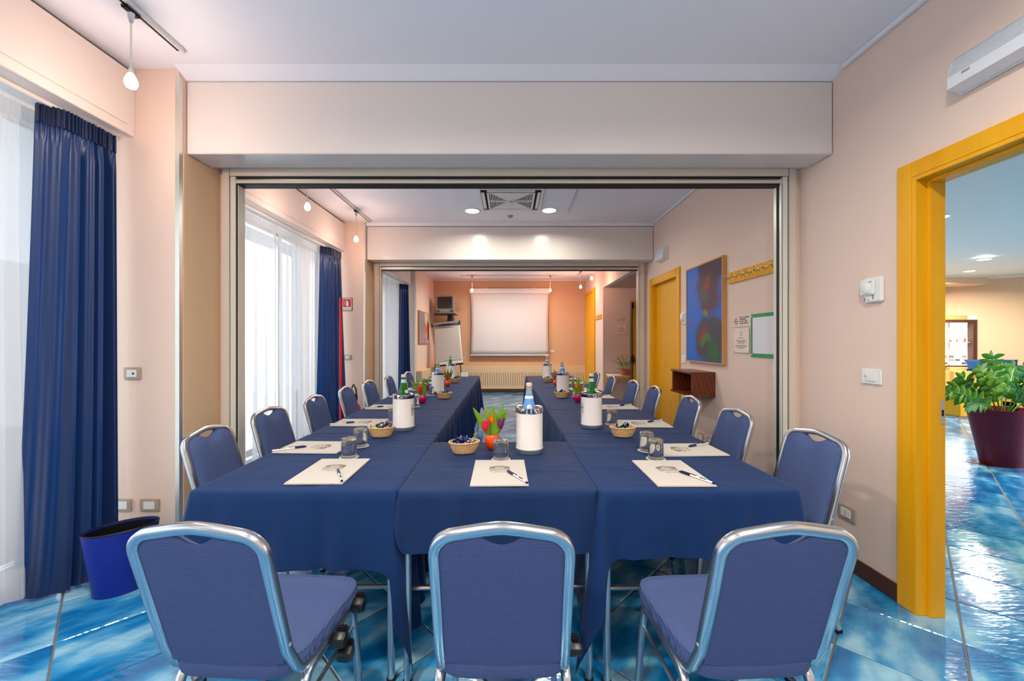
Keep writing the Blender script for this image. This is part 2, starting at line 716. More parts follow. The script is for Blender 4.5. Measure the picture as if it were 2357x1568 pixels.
# ---- walls of the meeting room
def wall_y(g, x0, x1, y0, y1, z0, z1, holes):
    """slab between x0,x1 running along y with rectangular holes (ya,yb,za,zb)"""
    cuts = sorted(holes)
    y = y0
    for ya, yb, za, zb in cuts:
        if ya > y:
            g.box(x0, x1, y, ya, z0, z1)
        if zb < z1:
            g.box(x0, x1, ya, yb, zb, z1)
        if za > z0:
            g.box(x0, x1, ya, yb, z0, za)
        y = yb
    if y < y1:
        g.box(x0, x1, y, y1, z0, z1)


g = G()
wall_y(g, 2.0, 2.11, -2.7, 11.0, 0, 3.0, [(1.02, 1.985, 0, 2.15), (4.80, 5.665, 0, 2.15), (6.05, 8.69, 0, 2.51)])
wall_right = struct(g.build('wall_right', wall_m, smooth=False))
g = G()
g.box(-3.0, 2.4, 10.75, 10.95, 0, 3.0)
struct(g.build('wall_back', salmon_m, smooth=False))
g = G()
g.box(-3.0, 2.11, -2.8, -2.65, 0, 3.0)
struct(g.build('wall_front', wall_m, smooth=False))
# left: pillars between three window bays, lintels over the bays
g = G()
g.box(-2.9, -2.012, 2.44, 2.95, 0, 3.0)
g.box(-2.9, -2.012, 5.55, 6.05, 0, 3.0)
g.box(-2.9, -2.05, 8.70, 10.75, 0, 3.0)
for ya, yb in ((-2.7, 2.44), (2.95, 5.55), (6.05, 8.70)):
    g.box(-2.85, -2.65, ya, yb, 2.62, 3.0)
    g.box(-2.85, -2.65, ya, yb, 0, 0.05)
struct(g.build('wall_left', wall_m, smooth=False))
# return faces beside the partition frames, yellower side light put into their colour
g = G()
g.box(-2.012, -2.006, 2.47, 2.95, 0, 2.5)
struct(g.build('trim_1', tan_m, smooth=False))
g = G()
g.box(-2.012, -2.006, 5.59, 6.05, 0, 2.49)
struct(g.build('trim_2', tan_m, smooth=False))
for k, yy in ((3, 2.44), (4, 5.55), (5, 8.70)):
    g = G()
    xx = -2.012 if k < 5 else -2.05
    g.prism([(xx - 0.022, yy - 0.003), (xx + 0.003, yy - 0.003), (xx + 0.003, yy + 0.022), (xx - 0.001, yy + 0.022), (xx - 0.001, yy), (xx - 0.022, yy)], 0, 2.95)
    struct(g.build('trim_%d' % k, steel_m, smooth=False))
# alcove of the far bay (right)
g = G()
g.box(2.11, 4.1, 8.69, 8.80, 0, 2.51)
g.box(2.11, 4.1, 5.94, 6.05, 0, 2.51)
g.box(4.0, 4.1, 6.05, 8.69, 0, 2.51)
struct(g.build('wall_alcove', wall_m, smooth=False))
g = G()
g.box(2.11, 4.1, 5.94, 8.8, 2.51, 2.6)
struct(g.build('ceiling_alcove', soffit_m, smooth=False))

# cornice along the right and back walls
k = 6
for (a, b_, c_, d_) in ((1.975, 2.0, -2.6, 2.40), (1.975, 2.0, 2.95, 5.60), (1.975, 2.0, 6.0, 10.75), (-2.05, 2.0, 10.725, 10.75), (-2.05, -2.025, 8.7, 10.725)):
    g = G()
    g.box(a, b_, c_, d_, 2.972, 3.0, b=0.004)
    struct(g.build('trim_%d' % k, cornice_m))
    k += 1
# baseboards
g = G()
g.box(1.985, 2.0, 2.06, 4.72, 0, 0.09, b=0.003)
g.box(1.985, 2.0, 5.75, 6.05, 0, 0.09, b=0.003)
g.box(1.985, 2.0, -2.6, 0.94, 0, 0.09, b=0.003)
struct(g.build('baseboard_right', brown_m))
g = G()
g.box(-2.05, 2.0, 10.60, 10.75, 0, 0.10)
struct(g.build('baseboard_back', brown_m, smooth=False))
g = G()
g.box(-2.8, -2.05, 2.425, 2.44, 0, 0.09, b=0.003)
g.box(-2.8, -2.05, 5.535, 5.55, 0, 0.09, b=0.003)
struct(g.build('baseboard_left', brown_m))

# windows: one per bay, frame with mullions and panes
def window(n, ya, yb, nm):
    X = -2.72
    g = G()
    g.box(X - 0.03, X + 0.03, ya, yb, 2.55, 2.62)
    g.box(X - 0.03, X + 0.03, ya, yb, 0.05, 0.13)
    st = (yb - ya) / nm
    for i in range(nm + 1):
        y = ya + st * i
        g.box(X - 0.03, X + 0.03, max(ya, y - 0.035), min(yb, y + 0.035), 0.13, 2.55)
    f = struct(g.build('window_%d' % n, steel_m, smooth=False))
    for i in range(nm):
        gg = G()
        gg.box(X - 0.004, X + 0.004, ya + st * i + 0.035, ya + st * (i + 1) - 0.035, 0.13, 2.55)
        gg.build('pane', pane_m, f, smooth=False)


window(1, -2.6, 2.44, 5)
window(2, 2.95, 5.55, 3)
window(3, 6.05, 8.70, 3)

# outside: pavement is the floor slab; a pale facade across the street
g = G()
g.box(-8.2, -7.8, -3.2, 11.2, 0, 2.6)
for i in range(6):
    g.box(-7.8, -7.7, -2.6 + i * 2.3, -1.4 + i * 2.3, 0.0, 2.2)
tag(g.build('street_facade', outdoor_m, smooth=False), 'pale street frontage seen faintly through the sheer curtains', 'building')

# pelmets
def pelmet(name, label, x, ya, yb):
    t = thing(name, label, 'pelmet', (x, ya, 2.58), group='curtain pelmets')
    L = yb - ya
    g = G()
    g.box(-0.02, 0, 0, L, 0, 0.385, b=0.003)
    g.box(-0.42, -0.02, 0, L, 0.0, 0.015)
    g.build('front_board', pelmet_m, t)
    g = G()
    g.box(0.0, 0.006, 0.0, L - 0.05, 0.055, 0.335, b=0.002)
    g.build('cover_panel', pelmet_m, t)
    g = G()
    g.box(-0.17, -0.10, 0, L, -0.022, 0.0, b=0.003)
    g.build('curtain_rail', white_pl, t)


pelmet('curtain_pelmet', 'long white pelmet box above the nearest window at left edge', -2.28, -2.0, 2.44)
pelmet('curtain_pelmet', 'white pelmet box over the middle bay window behind first partition frame', -2.28, 2.95, 5.55)
pelmet('curtain_pelmet', 'small white pelmet box over the farthest window beside grey pillar', -2.15, 6.05, 8.70)


# sheer curtains
def sheer(label, x, ya, yb, amp, per):
    t = thing('sheer_curtain', label, 'curtain', (x, ya, 0.03), group='white sheer curtains')
    L = yb - ya
    n = int(L / 0.012)
    ph = random.random() * 10

    def f(u, v):
        y = u * L
        wv = math.sin(y * 2 * PI / per + 1.5 * math.sin(y * 3.1 + ph)) + 0.45 * math.sin(y * 2 * PI / per * 2.3 + ph)
        gather = max(0, min(1, (v - 0.9) / 0.06))
        a = amp * (1 - gather) * (0.8 + 0.3 * math.sin(v * 3 + y * 2))
        a2 = 0.006 * gather
        return (wv * a + a2 * math.sin(y * 2 * PI / 0.025), y + 0.01 * math.sin(v * 4 + y * 5) * (1 - v), v * 2.53)
    g = G().grid(n, 16, f)
    g.build('voile', sheer_m, t)
    g = G().grid(n, 2, lambda u, v: (0.012 + 0.006 * math.sin(u * L * 2 * PI / 0.025), u * L, 2.45 + v * 0.08))
    g.build('heading_tape', sheer_m, t)
    g = G().grid(n // 2, 2, lambda u, v: (f(u, 0)[0] + 0.004, f(u, 0)[1], v * 0.16))
    g.build('hem', sheer_m, t)


sheer('white sheer curtain at the left edge beside the nearest blue curtain', -2.52, -1.9, 2.2, 0.024, 0.14)
sheer('wide pleated white sheer curtain seen through first partition opening', -2.47, 2.98, 4.25, 0.034, 0.16)
sheer('white sheer curtain panel adjoining the middle blue curtain', -2.47, 4.27, 5.25, 0.034, 0.14)
sheer('far white sheer curtain seen through the second partition opening', -2.36, 6.1, 8.5, 0.03, 0.15)


# blue curtains
def polyline(pts, s):
    d = [0]
    for a, b in zip(pts, pts[1:]):
        d.append(d[-1] + math.dist(a, b))
    L = d[-1] * s
    for i in range(len(pts) - 1):
        if L <= d[i + 1] + 1e-9:
            k = (L - d[i]) / (d[i + 1] - d[i])
            return (pts[i][0] + (pts[i + 1][0] - pts[i][0]) * k, pts[i][1] + (pts[i + 1][1] - pts[i][1]) * k)
    return pts[-1]


def blue_curtain(label, top, bot, folds=6, flat=0.3, z1=2.555, amp=0.05, n=150):
    t = thing('blue_curtain', label, 'curtain', (top[0][0], top[0][1], 0.02), group='blue curtains')
    ox, oy = top[0]

    def f(u, v):
        a, b = polyline(top, u), polyline(bot, u)
        k = v ** 0.6
        x, y = b[0] + (a[0] - b[0]) * k, b[1] + (a[1] - b[1]) * k
        # normal of the path (towards the room, +X side)
        e = 0.02
        c0, c1 = polyline(top, max(0, u - e)), polyline(top, min(1, u + e))
        dx, dy = c1[0] - c0[0], c1[1] - c0[1]
        l = math.hypot(dx, dy) or 1
        nx, ny = dy / l, -dx / l
        env = min(1, max(0.12, (u - flat * 0.5) / (flat)))
        w_ = math.sin(2 * PI * folds * (u ** 1.15) + 1.1 * math.sin(u * 7)) * 0.7 + 0.3 * math.sin(2 * PI * folds * 2.1 * u + 1)
        gather = max(0, min(1, (v - 0.955) / 0.02))
        am = amp * (0.55 + 0.5 * (1 - v)) * env * (1 - gather * 0.85)
        if 0.93 < v < 0.96:
            am *= 0.6
        gg = gather * 0.008 * math.sin(u * 2 * PI * folds * 3.5)
        off = w_ * am + gg
        return (x + nx * off - ox, y + ny * off - oy, v * (z1 - 0.02))
    g = G().grid(n, 40, f)
    g.build('drape', curtain_m, t, ang=80)
    g = G().grid(n, 3, lambda u, v: (f(u, 0.99)[0] + 0.008 + 0.003 * math.sin(u * 150), f(u, 0.99)[1], (z1 - 0.11) + v * 0.1))
    g.build('heading', curtain_m, t, ang=80)


blue_curtain('full height blue satin curtain at the left beside the blue waste bin',
             [(-2.42, 2.045), (-2.36, 2.13), (-2.36, 2.40)],
             [(-2.56, 2.05), (-2.42, 2.07), (-2.34, 2.15), (-2.37, 2.24), (-2.34, 2.39)], folds=6, flat=0.45, amp=0.06, n=260)
blue_curtain('blue satin curtain of the middle bay behind the red sign pole',
             [(-2.42, 5.1), (-2.34, 5.25), (-2.33, 5.5)],
             [(-2.44, 4.98), (-2.34, 5.15), (-2.2, 5.48)], folds=5, flat=0.3, amp=0.05)
blue_curtain('narrow far blue curtain next to the pillar in the last room',
             [(-2.34, 8.45), (-2.28, 8.5), (-2.2, 8.64)],
             [(-2.33, 8.3), (-2.26, 8.4), (-2.12, 8.62)], folds=4, flat=0.3, amp=0.035)


# ---- header boxes and partition frames
def header(name, label, x0, x1, y0, y1, z0, z1):
    g = G()
    g.box(x0, x1, y0, y1, z0, z1, b=0.004)
    o = g.build(name, panel_m)
    tag(o, label, 'header box', 'white header boxes over the partitions')
    return o


header('partition_header', 'big glossy cream header box across the room above near partition frame', -2.005, 1.995, 2.49, 2.69, 2.505, 2.952)
header('partition_header', 'smaller looking cream header box at middle distance with two lamp reflections', -2.005, 1.995, 5.62, 5.83, 2.488, 2.950)


def partition(label, Y, ztop, X, dl, dr):
    """X = list of left abs x values and right ones"""
    t = thing('partition_frame', label, 'frame', (0, Y, 0), group='sliding partition frames')
    l0, l1, l2, l3, l4 = X[0]
    r0, r1, r2, r3, r4 = X[1]
    def post(nm, a, b, ya, yb, m, zt):
        g = G()
        g.box(min(a, b), max(a, b), ya, yb, 0, zt, b=0.0015)
        g.build(nm, m, t)
    zt = ztop
    post('outer_post', l0, l1, 0.0, 0.10, cream_m, zt)
    post('gasket', l1, l2, 0.012, 0.10, gasket_m, zt - 0.055)
    post('inner_post', l2 - 0.003, l3 + 0.002, 0.0, 0.10, satin_m, zt - 0.058)
    post('gasket', l3, l4, 0.012, 0.06, gasket_m, zt - 0.09)
    post('channel', l3 - 0.01, l4 + 0.0015, 0.012, dl, cream_m, zt - 0.09)
    post('outer_post', r0, r1, 0.0, 0.10, cream_m, zt)
    post('gasket', r1, r2, 0.012, 0.10, gasket_m, zt - 0.055)
    post('inner_post', r2 + 0.004, r3 - 0.002, 0.0, 0.10, satin_m, zt - 0.058)
    post('gasket', r3, r4, 0.012, 0.06, gasket_m, zt - 0.09)
    post('channel', r4 - 0.006, r4, 0.0, dr, satin_m, zt - 0.09)
    def rail(nm, a, b, z0, z1, ya, yb, m):
        g = G()
        g.box(a, b, ya, yb, z0, z1, b=0.001)
        g.build(nm, m, t)
    rail('top_rail', l1 + 0.004, r1 - 0.004, zt - 0.053, zt, 0.0, 0.10, cream_m)
    rail('track_groove', l2, r2, zt - 0.062, zt - 0.053, 0.01, 0.10, gasket_m)
    rail('track', l3, r3, zt - 0.080, zt - 0.062, 0.03, 0.10, steel_m)
    rail('lower_rail', l3, r3, zt - 0.101, zt - 0.080, 0.005, 0.09, cream_m)
    rail('seal', l4, r4, zt - 0.110, zt - 0.101, 0.008, 0.085, gasket_m)
    rail('side_filler', -2.006, l0, 0, zt, 0.03, 0.1, wall_m)
    rail('side_filler', r0, 2.0, 0, zt, 0.03, 0.1, wall_m)


partition('near cream aluminium partition frame spanning the room behind first chairs', 2.75, 2.529,
          ((-1.972, -1.926, -1.915, -1.885, -1.873), (1.955, 1.909, 1.894, 1.867, 1.858)), 0.085, 0.02)
partition('far cream aluminium partition frame under the second header box', 5.87, 2.495,
          ((-1.985, -1.918, -1.907, -1.897, -1.889), (1.953, 1.891, 1.882, 1.872, 1.866)), 0.08, 0.02)
g = G()
g.box(-2.005, 1.999, 2.69, 2.85, 2.53, 2.957)
struct(g.build('trim_20', panel_m, smooth=False))
g = G()
g.box(-2.005, 1.999, 5.83, 5.97, 2.496, 2.957)
struct(g.build('trim_21', panel_m, smooth=False))


# ---- doors on the right wall
def casing(y0, y1, zt, wc=0.078, x=2.0):
    """casing boards around an opening y0..y1 (clear), clear height zt"""
    g = G()
    for ya, yb in ((y0 - wc, y0), (y1, y1 + wc)):
        g.box(x - 0.018, x, ya, yb, 0, zt + wc, b=0.003)
    g.box(x - 0.018, x, y0 - 0.0, y1 + 0.0, zt, zt + wc, b=0.003)
    return g


d1 = struct(casing(1.02, 1.985, 2.15).build('door_1', yellow_m))
g = G()
for ya, yb in ((1.02, 1.035), (1.965, 1.985)):
    g.box(1.982, 2.09, ya, yb, 0, 2.15, b=0.002)
g.box(1.982, 2.09, 1.035, 1.965, 2.13, 2.15, b=0.002)
g.build('jamb_lining', yellow_m, d1)
g = G()
for ya, yb in ((1.035, 1.052), (1.948, 1.965)):
    g.box(2.035, 2.11, ya, yb, 0, 2.13, b=0.002)
g.box(2.035, 2.11, 1.052, 1.948, 2.113, 2.13, b=0.002)
g.build('door_stop', yellow_m, d1)
g = G()
g.box(2.082, 2.103, 1.9455, 1.9485, 0.94, 1.06, b=0.001)
g.build('strike_plate', grey_pl, d1)
g = G()
g.box(2.088, 2.097, 1.944, 1.946, 0.98, 1.01)
g.build('latch_hole', dark_m, d1, smooth=False)
# outer casing on the lobby side
g = G()
for ya, yb in ((0.94, 1.035), (1.965, 2.06)):
    g.box(2.11, 2.128, ya, yb, 0, 2.23, b=0.003)
g.box(2.11, 2.128, 1.035, 1.965, 2.13, 2.23, b=0.003)
g.build('lobby_casing', yellow_m, d1)

d2 = struct(casing(4.80, 5.665, 2.15).build('door_2', yellow_m))
g = G()
for ya, yb in ((4.80, 4.82), (5.645, 5.665)):
    g.box(1.985, 2.11, ya, yb, 0, 2.15)
g.box(1.985, 2.11, 4.82, 5.645, 2.13, 2.15)
g.build('jamb_lining', yellow_m, d2, smooth=False)
g = G()
g.box(2.05, 2.09, 4.822, 5.643, 0.005, 2.128, b=0.002)
g.build('door_leaf', yellow_m, d2)

d3 = G()
d3.box(1.965, 2.0, 9.45, 9.53, 0.0, 2.62, b=0.003)
d3.box(1.965, 2.0, 10.52, 10.60, 0.0, 2.62, b=0.003)
d3.box(1.965, 2.0, 9.53, 10.52, 2.54, 2.62, b=0.003)
d3 = struct(d3.build('door_3', yellow_m))
g = G()
g.box(1.975, 1.999, 9.535, 10.515, 0.01, 2.535, b=0.002)
g.build('door_leaf', yellow_m, d3)
g = G()
g.tube([(1.975, 9.62, 1.02), (1.93, 9.62, 1.02), (1.93, 9.74, 1.02)], 0.008)
g.build('door_handle', steel_m, d3)

# ---- lobby shell
g = G()
CL = 2.77
g.box(2.12, 12.7, -2.9, 11.0, CL, CL + 0.1)
lc = struct(g.build('ceiling_lobby', mat('lobby_ceiling_paint', (206, 214, 210), 0.5), smooth=False))
g = G()
def wall_seg(g, p, q, th, z0, z1):
    d = Vector((q[0] - p[0], q[1] - p[1], 0))
    nrm = Vector((-d.y, d.x, 0)).normalized() * th
    g.prism([p, q, (q[0] + nrm.x, q[1] + nrm.y), (p[0] + nrm.x, p[1] + nrm.y)], z0, z1)
wall_seg(g, (2.11, 9.6), (9.85, 9.6), 0.15, 0, CL)
wall_seg(g, (9.95, 9.45), (12.6, 7.4), 0.15, 0, CL)
g.box(9.85, 10.0, 9.45, 9.75, 0, CL)
wall_seg(g, (12.6, 7.5), (12.6, -2.8), 0.15, 0, CL)
wall_seg(g, (12.7, -2.75), (2.11, -2.75), 0.15, 0, CL)
g.box(9.2, 10.4, 8.75, 9.2, CL - 0.17, CL)
struct(g.build('wall_lobby', lobby_wall_m, smooth=False))
g = G()
wall_seg(g, (9.93, 9.43), (12.58, 7.38), 0.03, CL - 0.03, CL)
g.box(9.18, 10.42, 8.72, 8.75, CL - 0.02, CL)
struct(g.build('trim_22', cornice_m, smooth=False))
g = G()
g.prism([(7.2, 5.3), (9.3, 6.9), (10.4, 6.3), (8.8, 4.8)], CL - 0.035, CL)
struct(g.build('trim_23', ceil_m, smooth=False))
g = G()
g.prism([(8.55, 6.0), (9.2, 6.5), (9.4, 6.4), (8.75, 5.85)], CL - 0.06, CL - 0.035)
tag(g.build('ceiling_vent', black_m, smooth=False), 'dark slot vent in the lobby ceiling at the right edge', 'vent')

# ================================================================== LIGHT FITTINGS
WARM = (1.0, 0.86, 0.70)


def downlight(label, x, y, z, e, col=(1.0, 0.93, 0.82), r=0.085):
    t = thing('downlight', label, 'ceiling light', (x, y, z), group='round recessed downlights')
    g = G()
    g.lathe([(r + 0.018, 0.0), (r + 0.016, -0.008), (r, -0.010), (r, 0.0)], 32)
    g.build('rim', white_pl, t)
    g = G()
    g.lathe([(0, -0.003), (r, -0.003)], 32)
    g.build('lens', down_m, t, smooth=False)
    l = light('AREA', 'lamp_glow', (0, 0, -0.02), e, col, r * 2, spread=R(162))
    l.parent = t
    return t


downlight('left round downlight beside the ceiling air conditioner in middle room', -0.476, 5.0, 2.975, 11)
downlight('right round downlight beside the ceiling air conditioner in middle room', 0.48, 4.98, 2.975, 11)
downlight('left round downlight in the ceiling of the farthest room', -0.5, 9.2, 3.0, 24)
downlight('right round downlight in the ceiling of the farthest room', 0.46, 9.2, 3.0, 24)
downlight('left downlight above the camera in the nearest room, outside the picture', -0.9, 0.75, 3.0, 26)
downlight('right downlight above the camera in the nearest room, outside the picture', 0.9, 0.75, 3.0, 26)
downlight('added left fill downlight behind the camera in the nearest room', -0.9, -1.2, 3.0, 30)  # unseen pair added behind the camera for even fill
downlight('added right fill downlight behind the camera in the nearest room', 0.9, -1.2, 3.0, 30)
downlight('lobby downlight nearer to the dark ceiling vent', 7.99, 6.78, CL - 0.036, 85)
downlight('farther lobby downlight near the far lobby wall', 9.25, 8.1, CL, 85)
downlight('lobby downlight beyond the right edge of the picture', 7.0, 3.0, CL, 110)
downlight('lobby downlight over the plant pot, hidden above the door frame', 4.9, 4.6, CL, 60)


def track(label, p, q):
    L = math.dist(p, q)
    rz = math.atan2(q[1] - p[1], q[0] - p[0])
    t = thing('ceiling_track', label, 'light track', (p[0], p[1], 3.0), rz)
    g = G()
    g.box(0, L, -0.018, 0.018, -0.03, 0, b=0.003)
    g.build('rail', white_pl, t)
    g = G()
    g.box(0.01, L - 0.02, -0.006, 0.006, -0.0315, -0.0295)
    g.build('slot', black_m, t, smooth=False)
    g = G()
    g.box(L, L + 0.012, -0.018, 0.018, -0.03, 0, b=0.005)
    g.build('end_cap', white_pl, t)


track('white ceiling light track in the near room running toward the pillar', (-1.86, -1.5), (-1.86, 2.27))
track('white ceiling light track of the middle room above the window side', (-1.92, 3.2), (-1.92, 5.5))
track('thin ceiling track along the back of the farthest room', (-1.25, 9.95), (1.6, 9.95))
track('short ceiling track on the right of the farthest room', (1.63, 7.2), (1.63, 9.85))


def pendant_proto():
    t = thing('pendant_lamp', 'x', 'pendant lamp', (0, 0, 0), group='small pendant bulbs on tracks')
    g = G()
    g.box(-0.017, 0.017, -0.04, 0.04, -0.048, -0.03, b=0.005)
    g.build('track_adapter', black_m, t)
    g = G()
    g.lathe([(0, -0.048), (0.016, -0.05), (0.013, -0.07), (0.007, -0.095), (0, -0.097)], 16)
    g.build('canopy_cone', chrome_m, t)
    g = G()
    g.tube([(0, 0, -0.09), (0, 0, -0.325)], 0.0045, 8)
    g.build('stem', steel_m, t)
    g = G()
    g.lathe([(0, -0.32), (0.009, -0.322), (0.012, -0.345), (0, -0.346)], 14)
    g.build('socket', steel_m, t)
    g = G()
    g.lathe([(0, -0.345), (0.014, -0.35), (0.024, -0.372), (0.028, -0.392), (0.02, -0.412), (0, -0.422)], 18)
    g.build('bulb', bulb_m, t)
    return t


pend = pendant_proto()
PL = [(-1.86, 1.97, 'pendant bulb hanging at the top left near the blue curtain', 5.5, (1.0, 0.74, 0.60)),
      (-1.92, 3.8, 'pendant bulb over the middle bay, nearer one left of track end', 5, (1.0, 0.74, 0.62)),
      (-1.92, 5.0, 'pendant bulb over the middle bay just left of second header box', 5.5, (1.0, 0.66, 0.52)),
      (-0.95, 9.95, 'pendant bulb in front of the left end of projection screen', 5, (1.0, 0.42, 0.27)),
      (0.985, 9.95, 'pendant bulb in front of the right end of projection screen', 5, (1.0, 0.42, 0.27)),
      (1.63, 9.33, 'lower of the two pendant bulbs at right in the farthest room', 8, (1.0, 0.48, 0.34)),
      (1.63, 8.07, 'upper right pendant bulb near the alcove in farthest room', 8, (1.0, 0.50, 0.36)),
      (-1.86, 0.2, 'added fill pendant bulb on near track beside camera, outside the picture', 3, (1.0, 0.80, 0.66))]  # unseen pendant added as fill near the camera
for i, (x, y, lb, e, col) in enumerate(PL):
    if i == 0:
        pend.location = (x, y, 3.0)
        pend['label'] = lb
        pt = pend
    else:
        pt = dup(pend, (x, y, 3.0), 0, lb)
    PL[i] = (pt, e, col)
for pt, e, col in PL:
    l = light('POINT', 'bulb_light', (pt.location.x, pt.location.y, 2.515), e, col, 0.03)


# air conditioner cassette
def ac_proto():
    t = thing('air_conditioner', 'x', 'air conditioner', group='ceiling air conditioner cassettes')
    g = G()
    hw = 0.36
    for a, b, c, d in ((-hw, hw, -hw, -hw + 0.03), (-hw, hw, hw - 0.03, hw), (-hw, -hw + 0.03, -hw, hw), (hw - 0.03, hw, -hw, hw)):
        g.box(a, b, c, d, -0.015, 0, b=0.003)
    g.build('rim', white_pl, t)
    g = G()
    g.box(-hw + 0.03, hw - 0.03, -hw + 0.03, hw - 0.03, -0.002, 0.0)
    g.build('recess', dark_m, t, smooth=False)
    for k in range(4):
        g = G()
        g.box(-0.26, 0.26, 0.29, 0.325, -0.02, -0.012, b=0.003, M=Rz(90 * k))
        g.build('flap', white_pl, t)
    g = G()
    q = 0.265
    for a, b, c, d in ((-q, q, -q, -q + 0.02), (-q, q, q - 0.02, q), (-q, -q + 0.02, -q, q), (q - 0.02, q, -q, q), (-0.012, 0.012, -q, q), (-q, q, -0.01, 0.01), (-0.05, 0.05, -0.04, 0.04)):
        g.box(a, b, c, d, -0.024, -0.008)
    for sy in (-1, 1):
        g.prism([(-0.03, 0.0), (0.03, 0.0), (0.22, sy * 0.245), (-0.22, sy * 0.245)], -0.02, -0.012)
    g.build('grille_panel', white_pl, t, smooth=False)
    for sx in (-1, 1):
        for i in range(11):
            x = 0.06 + i * 0.018
            hgt = min(0.24, x * 1.1)
            g = G()
            g.box(min(sx * x, sx * (x + 0.008)), max(sx * x, sx * (x + 0.008)), -hgt, hgt, -0.02, -0.010)
            g.build('slat', white_pl, t, smooth=False)
    return t


ac = ac_proto()
ac.location = (0.005, 4.62, 2.975)
ac['label'] = 'square ceiling air conditioner between the two middle room downlights'
dup(ac, (-0.01, 8.85, 3.0), 0, 'ceiling air conditioner of the farthest room, cut by the far frame')
g = G()
g.lathe([(0, -0.03), (0.02, -0.028), (0.035, -0.01), (0.04, 0)], 18)
tag(g.build('ceiling_sensor', grey_pl), 'small sensor on the ceiling between downlights and second header', 'sensor').location = (-0.005, 5.29, 3.0)

# emergency lights (on the right wall)
def emergency(label, y, z0, L, H, D):
    t = thing('emergency_light', label, 'emergency light', (2.0, y, z0), WR(), group='emergency wall lights')
    g = G()
    g.box(0, L, -0.02, 0, 0, H, b=0.006)
    g.build('back_plate', white_pl, t)
    g = G()
    M = Matrix(((0, 0, 1, 0), (1, 0, 0, 0), (0, 1, 0, 0), (0, 0, 0, 1)))
    g.prism([(-0.02, 0.004), (-D, 0.02), (-D, 0.07 * H / 0.15), (-D * 0.75, H - 0.02), (-0.02, H - 0.004)], 0.008, L - 0.008, M=M, b=0.006)
    g.build('diffuser', mat('ribbed_diffuser', (226, 228, 232), 0.25, coat=0.3) if 'ribbed_diffuser' not in MATS else MATS['ribbed_diffuser'], t)
    g = G()
    for i in range(14):
        z = H * 0.45 + i * H * 0.036
        k = (z - 0.07 * H / 0.15) / (H - 0.02 - 0.07 * H / 0.15)
        d = -D + (D * 0.25) * max(0, min(1, k))
        g.box(0.02, L - 0.02, d - 0.0025, d + 0.002, z, z + 0.0022)
    o = g.build('ribs', MATS['ribbed_diffuser'], t, smooth=False)
    g = G()
    g.box(0.07, 0.10, -D - 0.002, -D + 0.01, 0.055, 0.065, b=0.001)
    g.build('indicator', grey_pl, t)


emergency('long ribbed white emergency light high on the wall above the open door', 1.785, 2.43, 0.62, 0.16, 0.075)
emergency('small white emergency light high beside the far end of yellow door', 5.37, 2.39, 0.28, 0.17, 0.07)

# ================================================================== WALL FITTINGS
# right wall things: local x = towards camera, -y = into room
def switch(name, label, loc, rz, w=0.12, h=0.082, kind='rocker', plate=None, parent=None):
    t = thing(name, label, 'socket' if 'socket' in name else 'switch', loc, rz)
    g = G()
    g.box(-w / 2, w / 2, -0.010, 0, -h / 2, h / 2, b=0.004)
    g.build('plate', plate or white_pl, t)
    g = G()
    g.box(-w * 0.28, w * 0.28, -0.0145, -0.009, -h * 0.3, h * 0.3, b=0.002)
    g.build('module', white_pl, t)
    if kind == 'socket':
        for dz in (-0.012, 0, 0.012):
            g = G()
            g.lathe([(0, 0), (0.0028, 0), (0.0028, 0.001), (0, 0.001)], 10, M=T((0, -0.0142, dz)) @ Rx(90))
            g.build('pin_hole', black_m, t)
    elif kind == 'key':
        g = G()
        g.lathe([(0, 0), (0.006, 0), (0.006, 0.002), (0, 0.002)], 12, M=T((w * 0.12, -0.014, 0)) @ Rx(90))
        g.build('key_hole', black_m, t)
    elif kind == 'key_left':
        g = G()
        g.lathe([(0, 0), (0.006, 0), (0.006, 0.003), (0, 0.003)], 12, M=T((-w * 0.2, -0.014, 0)) @ Rx(90))
        g.build('key_hole', steel_m, t)
    return t


switch('light_switch', 'white rocker switch plate on right wall between partition frame and open yellow door', (2.0, 2.22, 1.148), WR(), 0.125, 0.085, 'key_left')
switch('wall_socket', 'grey framed wall socket low on the right wall behind chairs, near the baseboard', (2.0, 2.385, 0.325), WR(), 0.125, 0.082, 'socket', grey_pl)
switch('wall_socket', 'grey socket plate half hidden by the nearest right side chair frame', (2.0, 2.56, 0.335), WR(), 0.125, 0.082, 'socket', grey_pl)
switch('light_switch', 'keyed switch plate below the green notice board at near partition post', (2.0, 2.99, 1.14), WR(), 0.13, 0.09, 'key')
switch('light_switch', 'small switch plate between yellow door and blue painting, low', (2.0, 4.62, 1.14), WR(), 0.12, 0.09)
switch('wall_socket', 'farther of two grey sockets low under the wooden wall box', (2.0, 4.21, 0.34), WR(), 0.12, 0.09, 'socket', grey_pl)
switch('wall_socket', 'nearer of two grey sockets low under the wooden wall box', (2.0, 4.02, 0.34), WR(), 0.12, 0.09, 'socket', grey_pl)
switch('light_switch', 'grey framed key switch on the pink wall beside big blue curtain', (-2.29, 2.44, 1.148), 0, 0.105, 0.075, 'key', grey_pl)
switch('wall_socket', 'grey framed white wall socket low above the blue bin', (-2.185, 2.44, 0.35), 0, 0.12, 0.075, 'rocker', grey_pl)
switch('wall_socket', 'wall socket plate half hidden behind the big blue curtain', (-2.345, 2.44, 0.35), 0, 0.10, 0.075, 'rocker', grey_pl)
switch('light_switch', 'key switch on the middle bay pillar next to the blue curtain', (-2.245, 5.55, 1.125), 0, 0.10, 0.07, 'key', grey_pl)
switch('light_switch', 'small white switch plate on back wall right of the screen', (1.12, 10.75, 1.09), 0, 0.11, 0.06)

